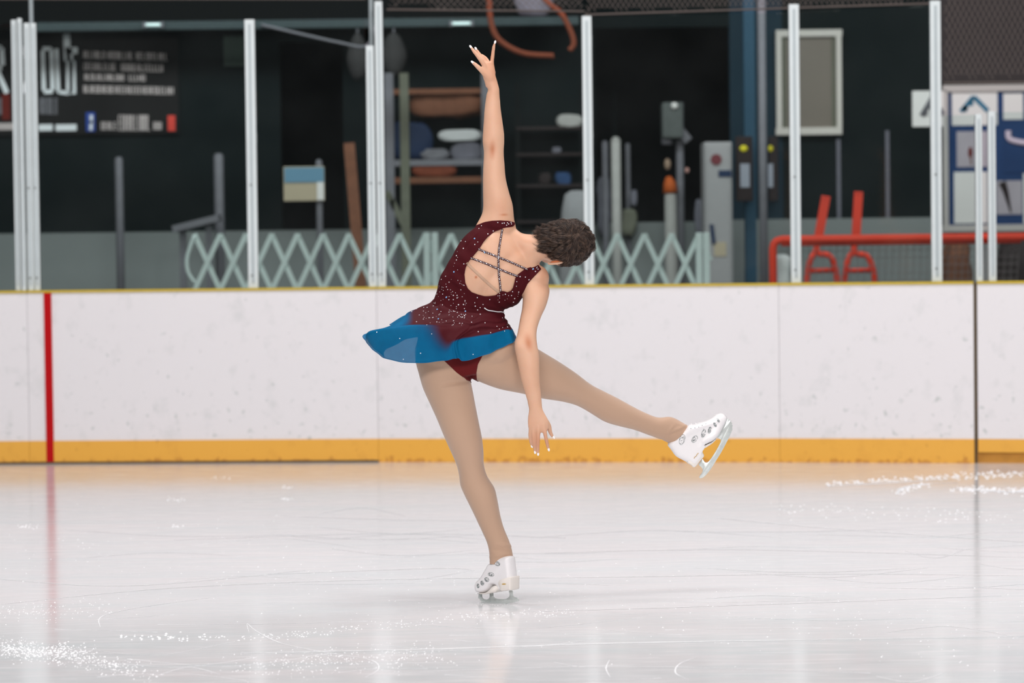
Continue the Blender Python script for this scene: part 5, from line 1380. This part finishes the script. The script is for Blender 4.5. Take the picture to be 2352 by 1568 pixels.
skate(C4, 'white skate on the extended free leg, blade pointing right', free_boot,
      [('heel', [(1045,822),(1036,868),(1050,930),(1072,992),(1000,1082),(900,1196),(820,1142),(760,1100),(850,1000),(960,900)], 0.028),
       ('sole_edge', [(1044,845),(1060,858),(1130,820),(1220,760),(1290,690),(1260,690),(1200,742),(1110,782),(1056,815)], 0.030)],
      [('blade', [(1500,318),(1520,335),(1548,362),(1562,350),(1560,385),(1585,398),(1572,425),(1592,440),(1580,480),(1585,520),(1560,580),(1535,640),(1475,760),(1395,910),(1300,1065),(1200,1225),(1110,1335),(1050,1385),(1010,1395),(985,1370),(1035,1300),(1050,1240),(1015,1185),(975,1150),(992,1120),(1012,1085),(1040,1050),(1062,1060),(1090,1105),(1140,1110),(1200,1040),(1290,900),(1360,770),(1375,720),(1365,690),(1318,672),(1300,655),(1345,600),(1385,545),(1440,440)])],
      None, [(680,700,48,95,0.3),(905,690,42,70,0.6),(1065,590,34,75,0.3),(1175,530,26,62,0.25),(1272,432,20,44,-0.5),(1330,355,18,38,-0.6)], Wfree, 0.0, 0, 0.255,
      eyelets=[(838,500),(910,490),(980,474),(1042,445),(1070,512),(1108,415)])
M['lace'] = mat('lace_white', (0.86, 0.85, 0.86), 0.7)
boot = [o for o in person.children if o.name.startswith('ice_skate')][-1]
for i in range(5):
    a = C4(850+i*72, 432-i*14, 0.255); b = C4(905+i*72, 470-i*16, 0.255-0.030)
    MB().tube(catmull([a + Vector((0, 0.03, 0)), a + Vector((0, 0, 0.002)), b], 4), 0.0018, 6).build('lace', M['lace'], boot, True)
MB().tube([C4(895,1040,0.2215), C4(905,1015,0.2215), C4(930,1000,0.2215), C4(950,965,0.2215), C4(975,940,0.2215)], 0.0012, 6).build('gold_mark', M['gold'], boot, True)

st_boot = [(655,583),(720,560),(830,495),(960,450),(1092,446),(1112,560),(1128,680),(1142,790),(1156,850),(1154,950),(1150,1040),(1120,1052),(1000,1062),(885,1062),(862,1030),(842,985),(785,958),(745,980),(700,1035),(640,1075),(560,1100),(470,1098),(430,1060),(413,980),(430,912),(480,858),(540,788),(590,700),(640,620)]
def Wst(x, y): return 0.030 + 0.008*max(0, min(1, (700-x)/250)) 
YAW = math.radians(38)
b2, bvh2 = skate(C5, 'white skate on the standing foot, blade on the ice', st_boot,
      [('heel', [(925,862),(980,838),(1050,818),(1150,806),(1160,860),(1156,950),(1152,1042),(1110,1052),(1020,1064),(965,1064),(942,1030),(918,975),(900,925)], 0.0315),
       ('sole_edge', [(512,1098),(590,1098),(680,1078),(740,1038),(795,984),(850,960),(890,985),(906,1020),(865,1080),(790,1094),(660,1118),(560,1116)], 0.0345)],
      [('blade', [(478,1105),(522,1110),(526,1175),(545,1208),(575,1224),(625,1225),(655,1200),(668,1165),(668,1108),(725,1104),(728,1165),(755,1196),(800,1212),(870,1218),(950,1214),(1000,1192),(1025,1155),(1022,1110),(1016,1068),(1075,1068),(1078,1140),(1092,1168),(1120,1184),(1172,1195),(1190,1250),(1140,1266),(1050,1285),(950,1298),(850,1305),(760,1307),(690,1304),(620,1296),(560,1280),(540,1262),(520,1262),(512,1240),(492,1236),(488,1212),(466,1206),(462,1180)])],
      None, [(800,580,52,36,0.4),(690,775,55,32,0.2),(612,868,44,34,0.7),(530,930,30,40,-0.3),(455,980,22,40,-0.1)], Wst, YAW, 820, 0.0, 0.90)
d = (C5(920, 948)-CAM).normalized(); 
hb = [o for o in b2.children if o.name.startswith('heel')][0]
hbv = BVHTree.FromPolygons([Vector(vv.co) + Vector(WP[hb.name].tolist()) for vv in hb.data.vertices], [tuple(p.vertices) for p in hb.data.polygons]); h = hbv.ray_cast(CAM, d)
if h[0]: 
    MB().ball(h[0], (0.011, 0.001, 0.003), 12, 6, (Vector((math.cos(YAW), -math.sin(YAW), 0.1)).normalized(), Vector((math.sin(YAW), math.cos(YAW), 0)), Vector((0, 0, 1)))).build('gold_mark', M['gold'], b2, True)

# ------------------------------------------------------------------ snow crumbs and skate marks on the ice
def icept(px, py):
    d = _f + _R*((px-1176)/F) - _U*((py-784)/F); t = -CAM.z/d.z; return CAM + d*t
rs = random.Random(21); mb = MB()
def crumb(p, r):
    v = [Vector(p) + Vector((rs.uniform(-1, 1), rs.uniform(-1, 1), abs(rs.uniform(0.3, 1)))).normalized()*r*rs.uniform(0.5, 1) for _ in range(3)]
    c = Vector(p); mb.add([c + Vector((-r, -r*0.6, 0)), c + Vector((r, -r*0.5, 0)), c + Vector((0, r, 0)), c + Vector((rs.uniform(-.3, .3)*r, 0, r*rs.uniform(0.5, 0.9)))], [(0, 1, 3), (1, 2, 3), (2, 0, 3), (0, 2, 1)])
def line(px0, py0, px1, py1, n, sx, sy, r0, r1):
    for k in range(n):
        t = rs.random(); q = icept(px0+(px1-px0)*t+rs.gauss(0, sx), py0+(py1-py0)*t+rs.gauss(0, sy)); crumb(q, rs.uniform(r0, r1))
line(0, 1480, 350, 1545, 520, 18, 11, 0.001, 0.0035); line(0, 1490, 200, 1500, 300, 20, 10, 0.001, 0.004)
line(560, 1468, 1050, 1420, 160, 20, 5, 0.001, 0.0035); line(1050, 1415, 1320, 1405, 110, 20, 5, 0.001, 0.0035)
line(280, 1462, 520, 1465, 60, 14, 4, 0.0015, 0.006); line(0, 1410, 250, 1390, 160, 30, 12, 0.001, 0.003)
line(1095, 1390, 1190, 1386, 60, 10, 3, 0.0006, 0.0016); line(560, 1530, 1000, 1500, 400, 40, 16, 0.001, 0.003)
line(0, 1250, 2352, 1450, 500, 10, 60, 0.001, 0.0035)
for (cx, cy, n) in ((410, 1148, 14), (500, 1098, 12), (660, 1145, 14), (60, 1210, 14), (395, 1208, 8), (660, 1118, 8)):
    for k in range(n): crumb(icept(cx+rs.gauss(0, 12), cy+rs.gauss(0, 2.0)), rs.uniform(0.002, 0.006))
line(1900, 1112, 2180, 1094, 110, 14, 2.5, 0.004, 0.010); line(2180, 1094, 2360, 1086, 90, 14, 4, 0.004, 0.010); line(2190, 1122, 2352, 1128, 110, 14, 4, 0.004, 0.010); line(2060, 1130, 2130, 1112, 40, 8, 3, 0.004, 0.009)
line(1780, 1170, 2352, 1190, 120, 30, 8, 0.002, 0.006)
tag(mb.build('snow_crumbs', M['snow'], None), 'loose white snow crumbs scattered over the ice', 'snow', None, 'stuff')
mb = MB()
def mark(pts, w_):
    P_ = catmull([[*icept(x, y)] for x, y in pts], 14); n = len(P_); vs = []
    for i in range(n):
        t = Vector(P_[min(i+1, n-1)]-P_[max(i-1, 0)]); t.z = 0; t.normalize(); s = Vector((-t.y, t.x, 0))*w_*(0.25+0.75*math.sin(math.pi*i/(n-1)))/2*(0.7+0.5*rs.random()); c = Vector(P_[i]); c.z = 0.0006
        vs += [c-s, c+Vector((0, 0, 0.0002)), c+s, c - Vector((0, 0, 0.0006))]
    fs = [(0, 1, 2, 3), (4*n-1, 4*n-2, 4*n-3, 4*n-4)]
    for i in range(n-1):
        for k in range(4): fs.append((i*4+k, i*4+4+k, i*4+4+(k+1) % 4, i*4+(k+1) % 4))
    mb.add(vs, fs)
for pts, w_ in (([(572,1452),(568,1432),(590,1450),(650,1478),(760,1500),(850,1515),(870,1535),(840,1555)], 0.005), ([(1600,1508),(1560,1525),(1552,1545),(1580,1560)], 0.004), ([(1400,1515),(1392,1535),(1402,1555)], 0.003),
                ([(0,1388),(400,1350),(900,1330),(1400,1325),(1900,1318),(2352,1322)], 0.010), ([(560,1500),(1000,1490),(1500,1475),(2352,1462)], 0.016), ([(230,1440),(235,1415),(320,1395),(500,1370)], 0.004),
                ([(1650,1190),(1900,1212),(2352,1245)], 0.02), ([(400,1240),(900,1225),(1300,1235)], 0.012), ([(1200,1405),(1700,1390),(2300,1368)], 0.008), ([(0,1330),(300,1345),(700,1310)], 0.010),
                ([(600,1320),(1000,1305),(1090,1310)], 0.008), ([(1250,1270),(1700,1262),(2352,1280)], 0.009), ([(900,1545),(1400,1530),(2000,1545)], 0.008), ([(1900,1116),(2050,1108),(2180,1100)], 0.05), ([(2060,1135),(2075,1120),(2130,1110),(2200,1108)], 0.04), ([(2190,1120),(2260,1126),(2340,1130),(2352,1120)], 0.06)):
    mark(pts, w_)
for k in range(60):
    x = rs.uniform(-100, 2300); y = rs.uniform(1180, 1560); L = rs.uniform(120, 600); c_ = rs.uniform(-18, 18)
    mark([(x, y), (x+L/2, y+c_), (x+L, y+rs.uniform(-14, 14))], rs.uniform(0.002, 0.005))
tag(mb.build('skate_marks', M['snow'], None), 'fine white blade scratches curving across the ice', 'skate marks', None, 'stuff')
